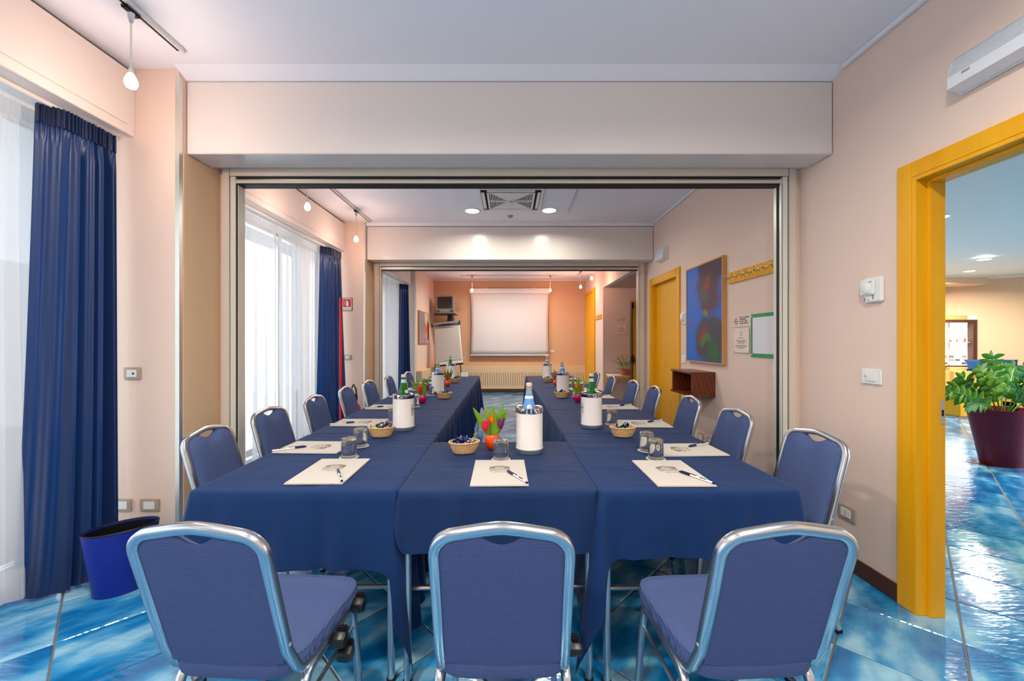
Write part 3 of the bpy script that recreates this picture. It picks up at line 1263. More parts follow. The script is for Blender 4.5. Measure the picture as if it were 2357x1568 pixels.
# thermostats
def thermostat(label, y, z):
    t = thing('thermostat', label, 'thermostat', (2.0, y, z), WR(), group='wall thermostats')
    g = G()
    g.box(-0.055, 0.055, -0.022, 0, -0.068, 0.068, b=0.006)
    g.build('case', white_pl, t)
    g = G()
    g.box(-0.062, 0.022, -0.036, -0.02, -0.028, 0.058, b=0.006)
    g.build('cover', white_pl, t)
    g = G()
    g.lathe([(0, 0), (0.027, 0), (0.026, 0.005), (0.022, 0.007), (0, 0.007)], 24, M=T((-0.02, -0.036, 0.008)) @ Rx(90))
    g.build('dial', white_pl, t)
    g = G()
    g.box(-0.046, -0.040, -0.0245, -0.0215, -0.058, -0.042)
    g.box(-0.026, -0.020, -0.0245, -0.0215, -0.056, -0.050)
    g.box(0.006, 0.011, -0.0245, -0.0215, -0.052, -0.030)
    g.box(-0.004, 0.014, -0.0375, -0.0355, 0.042, 0.045)
    g.build('sliders', txt_m, t, smooth=False)


thermostat('white dial thermostat on the right wall left of open yellow door', 2.20, 1.625)
thermostat('small white thermostat between the yellow door and blue painting', 4.60, 1.61)

# coat rails
def coat_rail(label, y0, L, z, n, sp, first):
    t = thing('coat_rail', label, 'coat rack', (2.0, y0, z), WR(), group='yellow coat rails')
    g = G()
    g.box(0, L, -0.018, 0, -0.05, 0.05, b=0.002)
    g.build('board', yellow_m, t)
    for i in range(n):
        x = first + i * sp
        g = G()
        g.lathe([(0, 0), (0.014, 0), (0.012, 0.006), (0, 0.008)], 14, M=T((x, -0.018, 0.005)) @ Rx(90))
        g.tube([(x, -0.022, 0.005), (x, -0.05, -0.008), (x, -0.062, 0.005), (x, -0.06, 0.022)], 0.0045)
        g.tube([(x, -0.03, 0.0), (x, -0.042, -0.022), (x, -0.055, -0.02)], 0.004)
        g.lathe([(0, -0.008), (0.008, 0), (0, 0.008)], 10, M=T((x, -0.06, 0.026)))
        g.build('hook', mirror_m, t)
    return t


coat_rail('yellow coat rail with chrome hooks on the right wall above green notice', 3.66, 0.80, 1.915, 7, 0.106, 0.03)
coat_rail('short far yellow coat rail beside the tall yellow door in last room', 9.42, 0.62, 1.90, 5, 0.12, 0.07)

# blue painting
def painting_mat(name, stops, dist=1.6, sc=1.2, ax='X'):
    m = mat(name, (20, 70, 190), 0.45)
    nt, p = nodes(m)
    tc = nt.nodes.new('ShaderNodeTexCoord')
    return m, nt, p, tc


def blob_mix(nt, tc, prev, c, r, rgb, soft=0.5, noise_amt=0.35, nscale=4):
    mp = nt.nodes.new('ShaderNodeMapping')
    mp.inputs['Location'].default_value = (-c[0] / r[0], 0, -c[1] / r[1])
    mp.inputs['Scale'].default_value = (1 / r[0], 0, 1 / r[1])
    wn = nt.nodes.new('ShaderNodeTexNoise')
    wn.inputs['Scale'].default_value = 3.5
    wn.inputs['Detail'].default_value = 4
    nt.links.new(tc.outputs['Object'], wn.inputs['Vector'])
    ws = nt.nodes.new('ShaderNodeVectorMath')
    ws.operation = 'MULTIPLY_ADD'
    ws.inputs[1].default_value = (0.28, 0, 0.28)
    nt.links.new(wn.outputs['Color'], ws.inputs[0])
    wo = nt.nodes.new('ShaderNodeVectorMath')
    wo.operation = 'SUBTRACT'
    wo.inputs[1].default_value = (0.14, 0, 0.14)
    nt.links.new(tc.outputs['Object'], wo.inputs[0])
    nt.links.new(wo.outputs[0], ws.inputs[2])
    nt.links.new(ws.outputs[0], mp.inputs[0])
    ln = nt.nodes.new('ShaderNodeVectorMath')
    ln.operation = 'LENGTH'
    nt.links.new(mp.outputs[0], ln.inputs[0])
    n = nt.nodes.new('ShaderNodeTexNoise')
    n.inputs['Scale'].default_value = nscale
    n.inputs['Detail'].default_value = 5
    nt.links.new(tc.outputs['Object'], n.inputs['Vector'])
    ad = nt.nodes.new('ShaderNodeMath')
    ad.operation = 'MULTIPLY_ADD'
    ad.inputs[1].default_value = noise_amt * 2
    nt.links.new(n.outputs[0], ad.inputs[0])
    nt.links.new(ln.outputs['Value'], ad.inputs[2])
    mr = nt.nodes.new('ShaderNodeMapRange')
    mr.inputs['From Min'].default_value = 1 + noise_amt - soft / 2
    mr.inputs['From Max'].default_value = 1 + noise_amt + soft / 2
    mr.inputs['To Min'].default_value = 1
    mr.inputs['To Max'].default_value = 0
    nt.links.new(ad.outputs[0], mr.inputs['Value'])
    mx = nt.nodes.new('ShaderNodeMix')
    mx.data_type = 'RGBA'
    nt.links.new(mr.outputs[0], mx.inputs[0])
    if isinstance(prev, tuple):
        mx.inputs[6].default_value = prev
    else:
        nt.links.new(prev, mx.inputs[6])
    mx.inputs[7].default_value = lin(rgb) + (1,)
    return mx.outputs[2]


pm, nt_, p_, tc_ = painting_mat('blue_painting', None)
o_ = lin((0, 104, 200)) + (1,)
for c, r, rgb, so, na in (((0.52, 0.78), (0.24, 0.30), (78, 58, 74), 0.35, 0.3), ((0.55, 0.95), (0.26, 0.16), (60, 52, 72), 0.4, 0.2), ((0.52, 0.22), (0.30, 0.24), (64, 70, 84), 0.3, 0.2),
                          ((0.45, 0.70), (0.10, 0.08), (60, 80, 90), 0.6, 0.4), ((0.47, 0.80), (0.05, 0.06), (130, 50, 48), 0.9, 0.4),
                          ((0.38, 0.27), (0.06, 0.06), (150, 42, 36), 0.9, 0.4), ((0.42, 0.50), (0.05, 0.05), (130, 120, 60), 0.7, 0.4),
                          ((0.62, 0.13), (0.09, 0.10), (40, 104, 52), 0.9, 0.3), ((0.44, 0.24), (0.12, 0.035), (50, 120, 60), 0.8, 0.3), ((0.11, 0.42), (0.03, 0.09), (110, 80, 130), 0.7, 0.3)):
    o_ = blob_mix(nt_, tc_, o_, c, r, rgb, so, na)
nt_.links.new(o_, p_.inputs['Base Color'])


def framed(name, label, loc, rz, W, H, D, canvas_mat, frame_mat, fw=0.015, cat='painting'):
    t = thing(name, label, cat, loc, rz)
    g = G()
    g.box(0, fw, -D, 0, 0, H, b=0.002)
    g.box(W - fw, W, -D, 0, 0, H, b=0.002)
    g.box(fw, W - fw, -D, 0, 0, fw, b=0.002)
    g.box(fw, W - fw, -D, 0, H - fw, H, b=0.002)
    g.build('frame', frame_mat, t)
    g = G()
    g.box(fw, W - fw, -D + 0.004, -0.004, fw, H - fw)
    g.build('canvas', canvas_mat, t, smooth=False)
    return t


frame_m = mat('oak_frame', (206, 150, 86), 0.5, var=0.15, vscale=20)
framed('painting', 'large blue abstract painting in thin oak frame on right wall', (2.0, 4.49, 1.123), WR(), 0.775, 1.02, 0.04, pm, frame_m)

pm2, nt_, p_, tc_ = painting_mat('grey_painting', None)
o_ = lin((196, 176, 150)) + (1,)
for c, r, rgb, so, na in (((0.2, 0.5), (0.55, 0.4), (136, 134, 142), 0.6, 0.3), ((0.35, 0.05), (0.5, 0.18), (160, 130, 150), 0.6, 0.3),
                          ((0.75, 0.36), (0.2, 0.14), (224, 96, 30), 0.5, 0.3), ((0.98, 0.3), (0.12, 0.25), (90, 40, 30), 0.3, 0.2), ((0.7, 0.6), (0.12, 0.2), (230, 190, 150), 0.8, 0.3)):
    o_ = blob_mix(nt_, tc_, o_, c, r, rgb, so, na)
nt_.links.new(o_, p_.inputs['Base Color'])
# left wall: looking at it, right-hand side is +Y
framed('painting', 'grey and orange abstract painting on the left wall near the flipchart', (-2.05, 8.88, 1.30), R(90), 1.05, 0.74, 0.04, pm2, frame_m)

# wooden wall box
t = thing('wall_box_shelf', 'dark mahogany open box shelf fixed under the blue painting', 'shelf', (2.0, 4.40, 0.80), WR())
W_, D_, H_ = 0.48, 0.23, 0.243
g = G()
g.box(-0.02, W_ + 0.003, -D_ - 0.01, 0, H_ - 0.02, H_, b=0.002)
g.build('top_board', mahog_m, t)
g = G()
g.box(-0.02, W_ + 0.003, -D_ - 0.01, 0, 0, 0.02, b=0.002)
g.build('bottom_board', mahog_m, t)
for a in (0.0, W_ - 0.02):
    g = G()
    g.box(a, a + 0.02, -D_, 0, 0.02, H_ - 0.02, b=0.001)
    g.build('side_board', mahog_m, t)
g = G()
g.box(0.02, W_ - 0.02, -0.012, 0, 0.02, H_ - 0.02)
g.build('back_board', mahog_m, t, smooth=False)


# signs on the wall
def nosmoke(label, loc, rz, W=0.27, H=0.095, s=1.0):
    t = thing('no_smoking_sign', label, 'sign', loc, rz, group='no smoking signs')
    g = G()
    g.box(0, W, -0.008, -0.003, 0, H, b=0.001)
    g.build('plate', clear_pl, t)
    cx, cz, r = W * 0.22, H * 0.5, H * 0.27
    M = T((cx, -0.0085, cz)) @ Rx(90)
    g = G()
    g.lathe([(r, 0), (r, 0.001), (r * 0.78, 0.001), (r * 0.78, 0)], 28, M=M)
    g.box(-r * 0.85, r * 0.85, -0.0022, 0.0022, 0, 0.001, M=M @ Rz(-45))
    g.build('ban_ring', red_m, t)
    g = G()
    g.box(-r * 0.6, r * 0.6, -0.0025, 0.0025, 0, 0.0008, M=M)
    g.build('cigarette', blackink_m, t, smooth=False)
    M0 = T((W * 0.40, -0.0085, 0)) @ Rx(90)
    for k, (tx, sz) in enumerate((('VIETATO FUMARE', 0.017), ('NO SMOKING', 0.015), ('DEFENSE DE FUMER', 0.0125), ('RAUCHEN VERBOTEN', 0.0125))):
        text_mesh(tx, sz * 1.05, 'lettering', blackink_m, t, T((0, 0, H * (0.84 - 0.18 * k))) @ M0, 'LEFT', bold=0.0003)
    for x in (0.012, W - 0.012):
        g = G()
        g.lathe([(0, 0), (0.006, 0), (0.005, 0.005), (0, 0.006)], 12, M=T((x, -0.008, H / 2)) @ Rx(90))
        g.build('stud', steel_m, t)
    return t


def licence(label, loc, rz, W=0.225, H=0.21):
    t = thing('licence_plaque', label, 'plaque', loc, rz, group='clear acrylic plaques')
    g = G()
    g.box(0, W, -0.012, -0.006, 0, H, b=0.001)
    g.build('plate', clear_pl, t)
    g = G()
    for x in (0.015, W - 0.015):
        for z in (0.015, H - 0.015):
            g = G()
            g.lathe([(0, 0), (0.007, 0), (0.006, 0.012), (0, 0.013)], 12, M=T((x, -0.004, z)) @ Rx(90))
            g.build('stud', steel_m, t)
    g = G()
    M = T((W / 2, -0.0122, H * 0.78)) @ Rx(90)
    g.lathe([(0.017, 0), (0.017, 0.0006), (0.013, 0.0006), (0.013, 0)], 24, M=M, sx=0.8, sy=1.1)
    g.build('emblem', logo_m, t)
    g = G()
    for k, ww in enumerate((0.35, 0.0, 0.7, 0.55, 0.5, 0.0, 0.75, 0.72, 0.45)):
        if ww:
            z = H * (0.60 - k * 0.052)
            g.box(W / 2 - W * ww / 2, W / 2 + W * ww / 2, -0.0128, -0.012, z, z + 0.0045)
    g.build('print_lines', logo_m, t, smooth=False)
    return t


nosmoke('clear no smoking sign on right wall left of the green notice', (2.0, 3.606, 1.47), WR(), 0.275, 0.095)
licence('clear plaque with four studs under the near no smoking sign', (2.0, 3.58, 1.245), WR())
nosmoke('far no smoking sign on the alcove wall above small plaque', (2.27, 8.69, 1.757), 0, 0.275, 0.11)
licence('far studded plaque on the alcove wall above the potted palm', (2.30, 8.69, 1.52), 0, 0.205, 0.215)

t = thing('notice_board', 'green bordered notice board with a white sheet, cut by partition post', 'notice', (2.0, 3.33, 1.215), WR())
g = G()
g.box(0, 0.50, -0.010, -0.002, 0, 0.352, b=0.002)
g.build('green_backing', green_board, t)
g = G()
g.box(0.03, 0.47, -0.0125, -0.0095, 0.03, 0.322, b=0.001)
g.build('white_sheet', mat('cool_paper', (226, 226, 230), 0.5), t)
for x in (0.02, 0.48):
    for z in (0.02, 0.332):
        g = G()
        g.lathe([(0, 0), (0.007, 0), (0.006, 0.006), (0, 0.007)], 12, M=T((x, -0.010, z)) @ Rx(90))
        g.build('stud', steel_m, t)
M0 = T((0.25, -0.0128, 0)) @ Rx(90)
text_mesh('HOTEL', 0.028, 'lettering', blackink_m, t, T((0.10, 0, 0.26)) @ M0, 'CENTER')
g = G()
for k in range(7):
    g.box(0.31, 0.43, -0.0131, -0.0124, 0.20 - k * 0.022, 0.202 - k * 0.022)
g.build('print_lines', txt_m, t, smooth=False)

# ================================================================== BACK WALL
t = thing('projection_screen', 'wide white projection screen pulled down on the back wall', 'projection screen', (-0.02, 10.66, 0))
g = G()
g.box(-1.07, 1.07, -0.045, 0.045, 2.62, 2.755, b=0.012)
g.build('case', white_pl, t)
g = G()
g.grid(24, 14, lambda u, v: ((u - 0.5) * (2.02 + 0.05 * (2 * v - 1) ** 2), -0.02, 1.0 + v * 1.64))
g.build('fabric', fabric_scr, t, solid=0.002)
g = G()
g.box(-1.04, 1.04, -0.035, -0.01, 0.975, 1.0, b=0.003)
g.build('bottom_bar', white_pl, t)
g = G()
for x in (-0.62, 0.62):
    g.box(x - 0.03, x + 0.03, -0.02, 0.08, 2.75, 2.775)
g.build('brackets', white_pl, t)

t = thing('radiator_cover', 'long cream radiator cover with vertical slots along back wall', 'radiator', (0, 10.66, 0.1))
g = G()
g.box(-1.98, 1.99, -0.06, -0.045, 0, 0.08)
g.box(-1.98, 1.99, -0.06, -0.045, 0.43, 0.60)
g.box(-1.98, 1.99, -0.06, 0.08, 0.595, 0.61, b=0.003)
g.build('panel', rad_m, t)
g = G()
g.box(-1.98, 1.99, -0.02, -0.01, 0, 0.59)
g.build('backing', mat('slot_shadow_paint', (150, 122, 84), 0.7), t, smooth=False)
g = G()
for i in range(66):
    x = -1.98 + i * 0.0602
    g.box(x, x + 0.050, -0.06, -0.045, 0.08, 0.43)
o = g.build('slats', rad_m, t, smooth=False)
o['kind'] = 'stuff'
g = G()
g.box(-2.05, -1.93, 8.76, 10.60, 0.0, 0.70, b=0.004)
tag(g.build('low_wall_cover', rad_m), 'low cream cover box along the left wall of the last room', 'radiator cover')

# TV on bracket
t = thing('television', 'small silver tube television on a black wall bracket', 'television', (-1.62, 10.2, 2.045), R(-8))
g = G()
w2, hh = 0.235, 0.46
g.box(-w2, w2, -0.16, -0.06, 0, hh, b=0.015)
g.build('cabinet', tvgrey_m, t)
g = G()
g.prism([(-w2 + 0.01, -0.06), (w2 - 0.01, -0.06), (w2 - 0.08, 0.22), (-w2 + 0.08, 0.22)], 0.02, hh - 0.03, b=0.01)
g.build('rear_shell', mat('tv_dark', (60, 56, 56), 0.5), t)
g = G()
g.grid(14, 12, lambda u, v: ((u - 0.5) * 0.38, -0.173 + 0.010 * ((2 * u - 1) ** 2 + (2 * v - 1) ** 2) / 2, 0.13 + v * 0.29))
g.build('screen', screen_m, t)
g = G()
g.box(-0.09, 0.10, -0.168, -0.158, 0.055, 0.085, b=0.002)
g.build('tape_slot', grey_pl, t)
for sx in (-1, 1):
    g = G()
    for k in range(5):
        g.box(sx * 0.17 - 0.045, sx * 0.17 + 0.045, -0.163, -0.158, 0.035 + k * 0.013, 0.041 + k * 0.013)
    g.build('speaker_grille', black_m, t, smooth=False)
t = thing('wall_bracket', 'black bracket shelf carrying the television', 'bracket', (-1.62, 10.2, 2.03))
g = G()
g.box(-0.30, 0.25, -0.17, 0.22, -0.012, 0.012, b=0.003)
g.build('shelf_plate', black_m, t)
g = G()
g.box(0.0, 0.12, 0.12, 0.55, -0.20, -0.014, b=0.004)
g.build('arm', black_m, t)

# flipchart
t = thing('flipchart', 'white flipchart easel standing left of the projection screen', 'flipchart', (-1.48, 9.75, 0), 0)
LN = Matrix.Shear('XZ', 4, (0, 0))
tilt = T((0, 0, 0.78)) @ Rx(-9) @ Ry(-6)
g = G()
g.box(-0.31, 0.33, -0.02, 0.0, 0.0, 1.02, b=0.004, M=tilt)
g.build('board', white_pl, t)
g = G()
g.box(-0.30, 0.30, -0.028, -0.021, 0.10, 0.99, b=0.002, M=tilt)
g.build('paper_pad', paper_m, t)
g = G()
g.tube([(-0.335, -0.03, 1.02), (0.335, -0.03, 1.02)], 0.045, 14)
bmesh.ops.transform(g.bm, matrix=tilt, verts=g.bm.verts)
g.build('top_clamp', tvgrey_m, t)
g = G()
for a, b in ((-0.35, -0.325), (0.325, 0.35)):
    g.tube([(a, -0.03, 1.02), (b, -0.03, 1.02)], 0.05, 14)
bmesh.ops.transform(g.bm, matrix=tilt, verts=g.bm.verts)
g.build('clamp_caps', black_m, t)
g = G()
g.grid(16, 2, lambda u, v: ((u - 0.5) * 0.5, -0.078, 0.972 + v * (0.004 + 0.034 * math.sin(PI * u))), M=tilt)
g.build('clamp_badge', black_m, t, solid=0.004)
g = G()
g.box(-0.02, 0.02, -0.083, -0.078, 0.988, 1.0, M=tilt)
g.build('red_mark', red_m, t, smooth=False)
g = G()
g.box(-0.30, 0.34, -0.09, -0.0, -0.025, 0.012, b=0.006, M=tilt)
g.build('pen_tray', black_m, t)
for p0, p1 in (((-0.25, -0.02, 0.8), (-0.42, -0.25, 0.0)), ((0.26, -0.02, 0.8), (0.40, -0.25, 0.0)), ((-0.05, 0.10, 1.5), (-0.02, 0.55, 0.0))):
    g = G()
    g.tube([p0, p1], 0.012)
    g.build('leg', black_m, t)

# ================================================================== fire extinguisher group
def extinguisher(label, x, y):
    t = thing('fire_extinguisher', label, 'fire extinguisher', (x, y, 0.03))
    g = G()
    g.lathe([(0, 0), (0.07, 0.0), (0.075, 0.02), (0.075, 0.42), (0.06, 0.48), (0.028, 0.52), (0.025, 0.55), (0, 0.55)], 24)
    g.build('cylinder', red_m, t)
    g = G()
    g.box(-0.02, 0.02, -0.03, 0.03, 0.55, 0.60, b=0.004)
    g.tube([(0, 0.0, 0.60), (0.02, -0.04, 0.64), (0.03, -0.12, 0.65)], 0.008)
    g.tube([(0, 0.0, 0.59), (0.02, -0.04, 0.60), (0.03, -0.11, 0.59)], 0.008)
    g.build('valve_handle', black_m, t)
    g = G()
    g.tube([(0.02, 0, 0.57), (0.0, 0.02, 0.70), (-0.03, 0.02, 0.76), (-0.06, 0.02, 0.70), (-0.09, 0.03, 0.5), (-0.09, 0.03, 0.3)], 0.012)
    g.build('hose', black_m, t)
    g = G()
    g.lathe([(0.0755, 0.16), (0.0758, 0.16), (0.0758, 0.32), (0.0755, 0.32)], 24)
    g.build('label_band', label_white, t)
    return t


extinguisher('red fire extinguisher behind the left chairs under the extinguisher sign', -2.0, 5.18)
extinguisher('far red fire extinguisher on floor behind the flipchart', -1.85, 10.2)
t = thing('extinguisher_stand', 'red floor stand with tall pole carrying extinguisher sign', 'stand', (-2.07, 4.9, 0))
g = G()
g.tube([(0, 0, 0.02), (0, 0, 1.88)], 0.016, 12)
g.build('pole', red_m, t)
g = G()
g.tube([(0.0, 0, 0.5), (0.09, 0.0, 0.52), (0.14, 0.1, 0.5)], 0.009)
g.tube([(0.16 * math.cos(a * PI / 12) + 0.05, 0.16 * math.sin(a * PI / 12) + 0.1, 0.012) for a in range(24)], 0.012, closed=True)
g.tube([(0, 0, 0.25), (-0.05, -0.03, 0.22), (-0.09, -0.03, 0.12), (-0.09, 0.0, 0.012)], 0.011)
g.build('base_hoop', red_m, t)
g = G()
g.box(0.02, 0.145, -0.012, 0.002, 1.715, 1.875, b=0.002)
g.build('sign_frame', black_m, t)
g = G()
g.box(0.027, 0.138, -0.0135, -0.011, 1.722, 1.868)
sp = g.build('sign_plate', white_pl, t, smooth=False)
g = G()
g.box(0.035, 0.130, -0.0148, -0.013, 1.762, 1.858)
g.build('red_field', red_m, sp, smooth=False)
g = G()
g.lathe([(0, 0), (0.014, 0), (0.014, 0.05), (0.006, 0.06), (0.006, 0.068), (0, 0.068)], 16, c=(0.086, -0.0148, 1.772), sy=0.08)
g.tube([(0.082, -0.0155, 1.84), (0.062, -0.0155, 1.838), (0.054, -0.0155, 1.81), (0.058, -0.0155, 1.785)], 0.0028)
g.build('extinguisher_symbol', white_pl, sp)
text_mesh('ESTINTORE', 0.02, 'lettering', blackink_m, sp, T((0.0825, -0.0138, 1.738)) @ Rx(90), 'CENTER')

# ================================================================== alcove things
t = thing('exit_door_leaf', 'open yellow exit door leaf with black panic bar in the alcove', 'door', (2.25, 7.5, 0))
g = G()
g.box(0, 0.9, 0, 0.05, 0.01, 2.11, b=0.003)
g.build('leaf', yellow_m, t)
g = G()
g.tube([(0.015, -0.02, 0.05), (0.015, -0.02, 2.0)], 0.010)
g.box(-0.005, 0.04, -0.05, 0, 1.96, 2.07, b=0.006)
g.box(-0.01, 0.05, -0.06, 0, 0.93, 1.10, b=0.02)
g.build('bolt_rod', black_m, t)
g = G()
g.tube([(0.05, -0.06, 1.0), (0.85, -0.06, 1.0)], 0.014)
g.build('panic_bar', red_m, t)
g = G()
g.box(-0.004, 0.0, 0.0, 0.05, 0.01, 2.11)
g.build('edge_strip', gasket_m, t, smooth=False)

t = thing('side_table', 'small table with white top and yellow legs in the alcove', 'table', (2.37, 8.44, 0))
g = G()
g.box(-0.32, 0.32, -0.2, 0.2, 0.625, 0.65, b=0.004)
g.build('table_top', white_pl, t)
g = G()
g.box(-0.31, 0.31, -0.19, 0.19, 0.58, 0.625)
g.build('apron', yellow_m, t, smooth=False)
for x in (-0.29, 0.29):
    for y in (-0.17, 0.17):
        g = G()
        g.box(x - 0.025, x + 0.025, y - 0.025, y + 0.025, 0, 0.58, b=0.003)
        g.build('leg', yellow_m, t)

t = thing('potted_palm', 'small potted palm in terracotta bowl on the alcove table', 'plant', (2.40, 8.33, 0.65))
g = G()
g.lathe([(0, 0.0), (0.11, 0), (0.115, 0.02), (0.09, 0.02), (0.085, 0.02), (0.12, 0.1), (0.13, 0.12), (0.115, 0.12), (0.11, 0.10), (0, 0.09)], 24)
g.build('pot', terra_m, t)
rnd = random.Random(3)


def leaf_blade(g, base, d, L, W, droop, n=6, up=(0, 0, 1)):
    d = Vector(d).normalized()
    side = d.cross(Vector(up))
    if side.length < 0.05:
        side = Vector((1, 0, 0))
    side.normalize()
    bm = bmesh.new()
    p = Vector(base)
    dd = d.copy()
    rows = []
    for i in range(n + 1):
        s = i / n
        wd = W * math.sin(PI * min(0.98, 0.08 + s * 0.9)) ** 0.8
        nn = side.cross(dd).normalized()
        rows.append((bm.verts.new(p - side * wd / 2 + nn * wd * 0.12), bm.verts.new(p), bm.verts.new(p + side * wd / 2 + nn * wd * 0.12)))
        p = p + dd * (L / n)
        dd = (dd + Vector((0, 0, -droop / n))).normalized()
    for a, b in zip(rows, rows[1:]):
        bm.faces.new((a[0], a[1], b[1], b[0]))
        bm.faces.new((a[1], a[2], b[2], b[1]))
    g.merge(bm)


for i in range(13):
    a = rnd.uniform(0, 2 * PI)
    el = rnd.uniform(0.5, 1.3)
    g = G()
    d = Vector((math.cos(a) * math.cos(el), math.sin(a) * math.cos(el), math.sin(el)))
    p = Vector((math.cos(a) * 0.03, math.sin(a) * 0.03, 0.1))
    L = rnd.uniform(0.28, 0.42) if math.sin(a) < 0.2 else 0.27
    side = d.cross(Vector((0, 0, 1))).normalized()
    dd = d.copy()
    stem = [p.copy()]
    for k in range(8):
        p = p + dd * L / 8
        dd = (dd + Vector((0, 0, -0.12))).normalized()
        stem.append(p.copy())
        if k > 1:
            for s in (-1, 1):
                leaf_blade(g, p, side * s + dd * 0.8, 0.10, 0.022, 0.3, 3)
    g.tube(stem, 0.003, 5)
    g.build('frond', leaf_m, t)

# ================================================================== lobby things
t = thing('planter', 'tall maroon planter pot on the lobby floor beyond the open door', 'plant pot', (5.35, 4.38, 0))
def ov(r, z, a, k): return r
g = G()
g.lathe([(0, 0), (0.18, 0), (0.185, 0.01), (0.30, 0.60), (0.305, 0.615), (0.29, 0.615), (0.285, 0.60), (0.275, 0.55)], 40, sx=1.0, sy=0.75)
g.build('pot', maroon_m, t)
g = G()
g.lathe([(0, 0.555), (0.278, 0.555)], 32, sy=0.75)
g.build('soil', soil_m, t)
t = thing('zz_plant', 'leafy green plant with glossy leaves growing in maroon pot', 'plant', (5.35, 4.38, 0.555))
rnd = random.Random(11)
STEMS = [(-1.25, 0.35, 0.62), (-1.0, 0.3, 0.55), (-0.75, 0.75, 0.45), (-0.45, 1.0, 0.48), (-0.2, 1.2, 0.42), (0.15, 1.2, 0.55), (0.5, 1.0, 0.55), (0.8, 0.8, 0.6), (1.1, 0.6, 0.55), (-0.1, 0.9, 0.4), (-0.9, 0.55, 0.40), (0.35, 0.8, 0.45), (1.3, 0.4, 0.5), (-1.35, 0.15, 0.5), (0.0, 1.4, 0.6)]
for i, (dx, dz, L) in enumerate(STEMS):
    dy = rnd.uniform(-0.5, 0.4)
    d = Vector((dx * 0.8, dy, dz)).normalized()
    g = G()
    p = Vector((dx * 0.08, dy * 0.1, 0.0))
    dd = Vector((d.x * 0.6, d.y * 0.6, 1)).normalized()
    path = [p.copy()]
    lf = G()
    for k in range(9):
        dd = (dd * 0.75 + d * 0.25).normalized()
        if abs(dx) > 0.9:
            dd = (dd + Vector((0, 0, -0.05))).normalized()
        p = p + dd * L / 9
        path.append(p.copy())
        if k >= 2:
            side = dd.cross(Vector((0, 1, 0.2))).normalized()
            for s in (-1, 1):
                leaf_blade(lf, p, side * s + dd * 0.7 + Vector((0, rnd.uniform(-0.5, 0.3), 0.0)), rnd.uniform(0.095, 0.135), 0.062, 0.4, 5, up=(0, 1, 0.3))
    leaf_blade(lf, p, dd, 0.10, 0.045, 0.3, 5, up=(0, 1, 0.3))
    g.tube(path, 0.006, 6)
    st = g.build('stem', dleaf_m, t)
    lf.build('leaves', dleaf_m if i % 3 else leaf_m, st, solid=0)['kind'] = 'stuff'


def puff(g, x0, x1, y0, y1, z0, z1, b=0.05, M=None):
    g.box(x0, x1, y0, y1, z0, z1, M=M)


def cushion_box(x0, x1, y0, y1, z0, z1, b):
    g = G()
    bm = bmesh.new()
    vs = [bm.verts.new((x, y, z)) for x in (x0, x1) for y in (y0, y1) for z in (z0, z1)]
    for f in ((0, 1, 3, 2), (4, 6, 7, 5), (0, 4, 5, 1), (2, 3, 7, 6), (0, 2, 6, 4), (1, 5, 7, 3)):
        bm.faces.new([vs[i] for i in f])
    bmesh.ops.bevel(bm, geom=bm.edges[:], offset=b, segments=4, affect='EDGES')
    g.merge(bm)
    return g


def sofa(label, loc, rz, W, n, D=0.85):
    t = thing('sofa', label, 'sofa', loc, rz, group='straw coloured lobby seats')
    cushion_box(0.0, W, 0, D - 0.05, 0.10, 0.30, 0.03).build('base', sofa_fab, t)
    for x in (0.0, W - 0.26):
        cushion_box(x, x + 0.26, -0.02, D, 0.10, 0.66, 0.09).build('armrest', sofa_fab, t)
    cw = (W - 0.52) / n
    for i in range(n):
        cushion_box(0.26 + i * cw + 0.005, 0.26 + (i + 1) * cw - 0.005, 0.0, D - 0.25, 0.28, 0.45, 0.05).build('seat_cushion', sofa_fab, t)
        cushion_box(0.26 + i * cw + 0.005, 0.26 + (i + 1) * cw - 0.005, D - 0.32, D - 0.08, 0.42, 0.80, 0.08).build('back_cushion', sofa_fab, t)
    cushion_box(0.15, W - 0.15, D - 0.12, D + 0.02, 0.10, 0.72, 0.05).build('backrest', sofa_fab, t)
    for x in (0.08, W - 0.08):
        for y in (0.06, D - 0.1):
            g = G()
            g.lathe([(0, 0), (0.02, 0), (0.025, 0.10), (0, 0.10)], 12, c=(x, y, 0))
            g.build('leg', black_m, t)
    return t


sofa('straw coloured woven sofa under the lit display case in lobby', (8.45, 7.95, 0), R(0), 2.2, 3)
sofa('straw woven armchair partly behind the plant at right edge', (8.88, 6.98, 0), R(0), 0.95, 1)
for i, (lb, loc, e, s) in enumerate((
        ('long blue cushion lying along the top of sofa back', (10.25, 8.55, 0.84), (R(78), 0, R(-3)), (0.55, 0.22)),
        ('small blue cushion on the sofa seat behind the plant', (9.95, 8.30, 0.62), (R(68), R(10), 0), (0.24, 0.34)),
        ('dark blue cushion on the armchair at the right edge', (9.36, 7.35, 0.60), (R(68), 0, 0), (0.24, 0.36)))):
    g = G()
    def cf(u, v, top):
        a, b = 2 * u - 1, 2 * v - 1
        k = (1 - a ** 4) * (1 - b ** 4)
        return (a * s[0] * (1 - 0.08 * (1 - b * b)), b * s[1] * 0.55, top * 0.07 * k ** 0.6)
    g.grid(12, 12, lambda u, v: cf(u, v, 1))
    g.grid(12, 12, lambda u, v: cf(u, v, -1))
    bmesh.ops.remove_doubles(g.bm, verts=g.bm.verts, dist=0.0005)
    bmesh.ops.recalc_face_normals(g.bm, faces=g.bm.faces)
    o = g.build('cushion', teal_cush)
    o.location = loc
    o.rotation_euler = e
    tag(o, lb, 'cushion', 'blue lobby cushions')

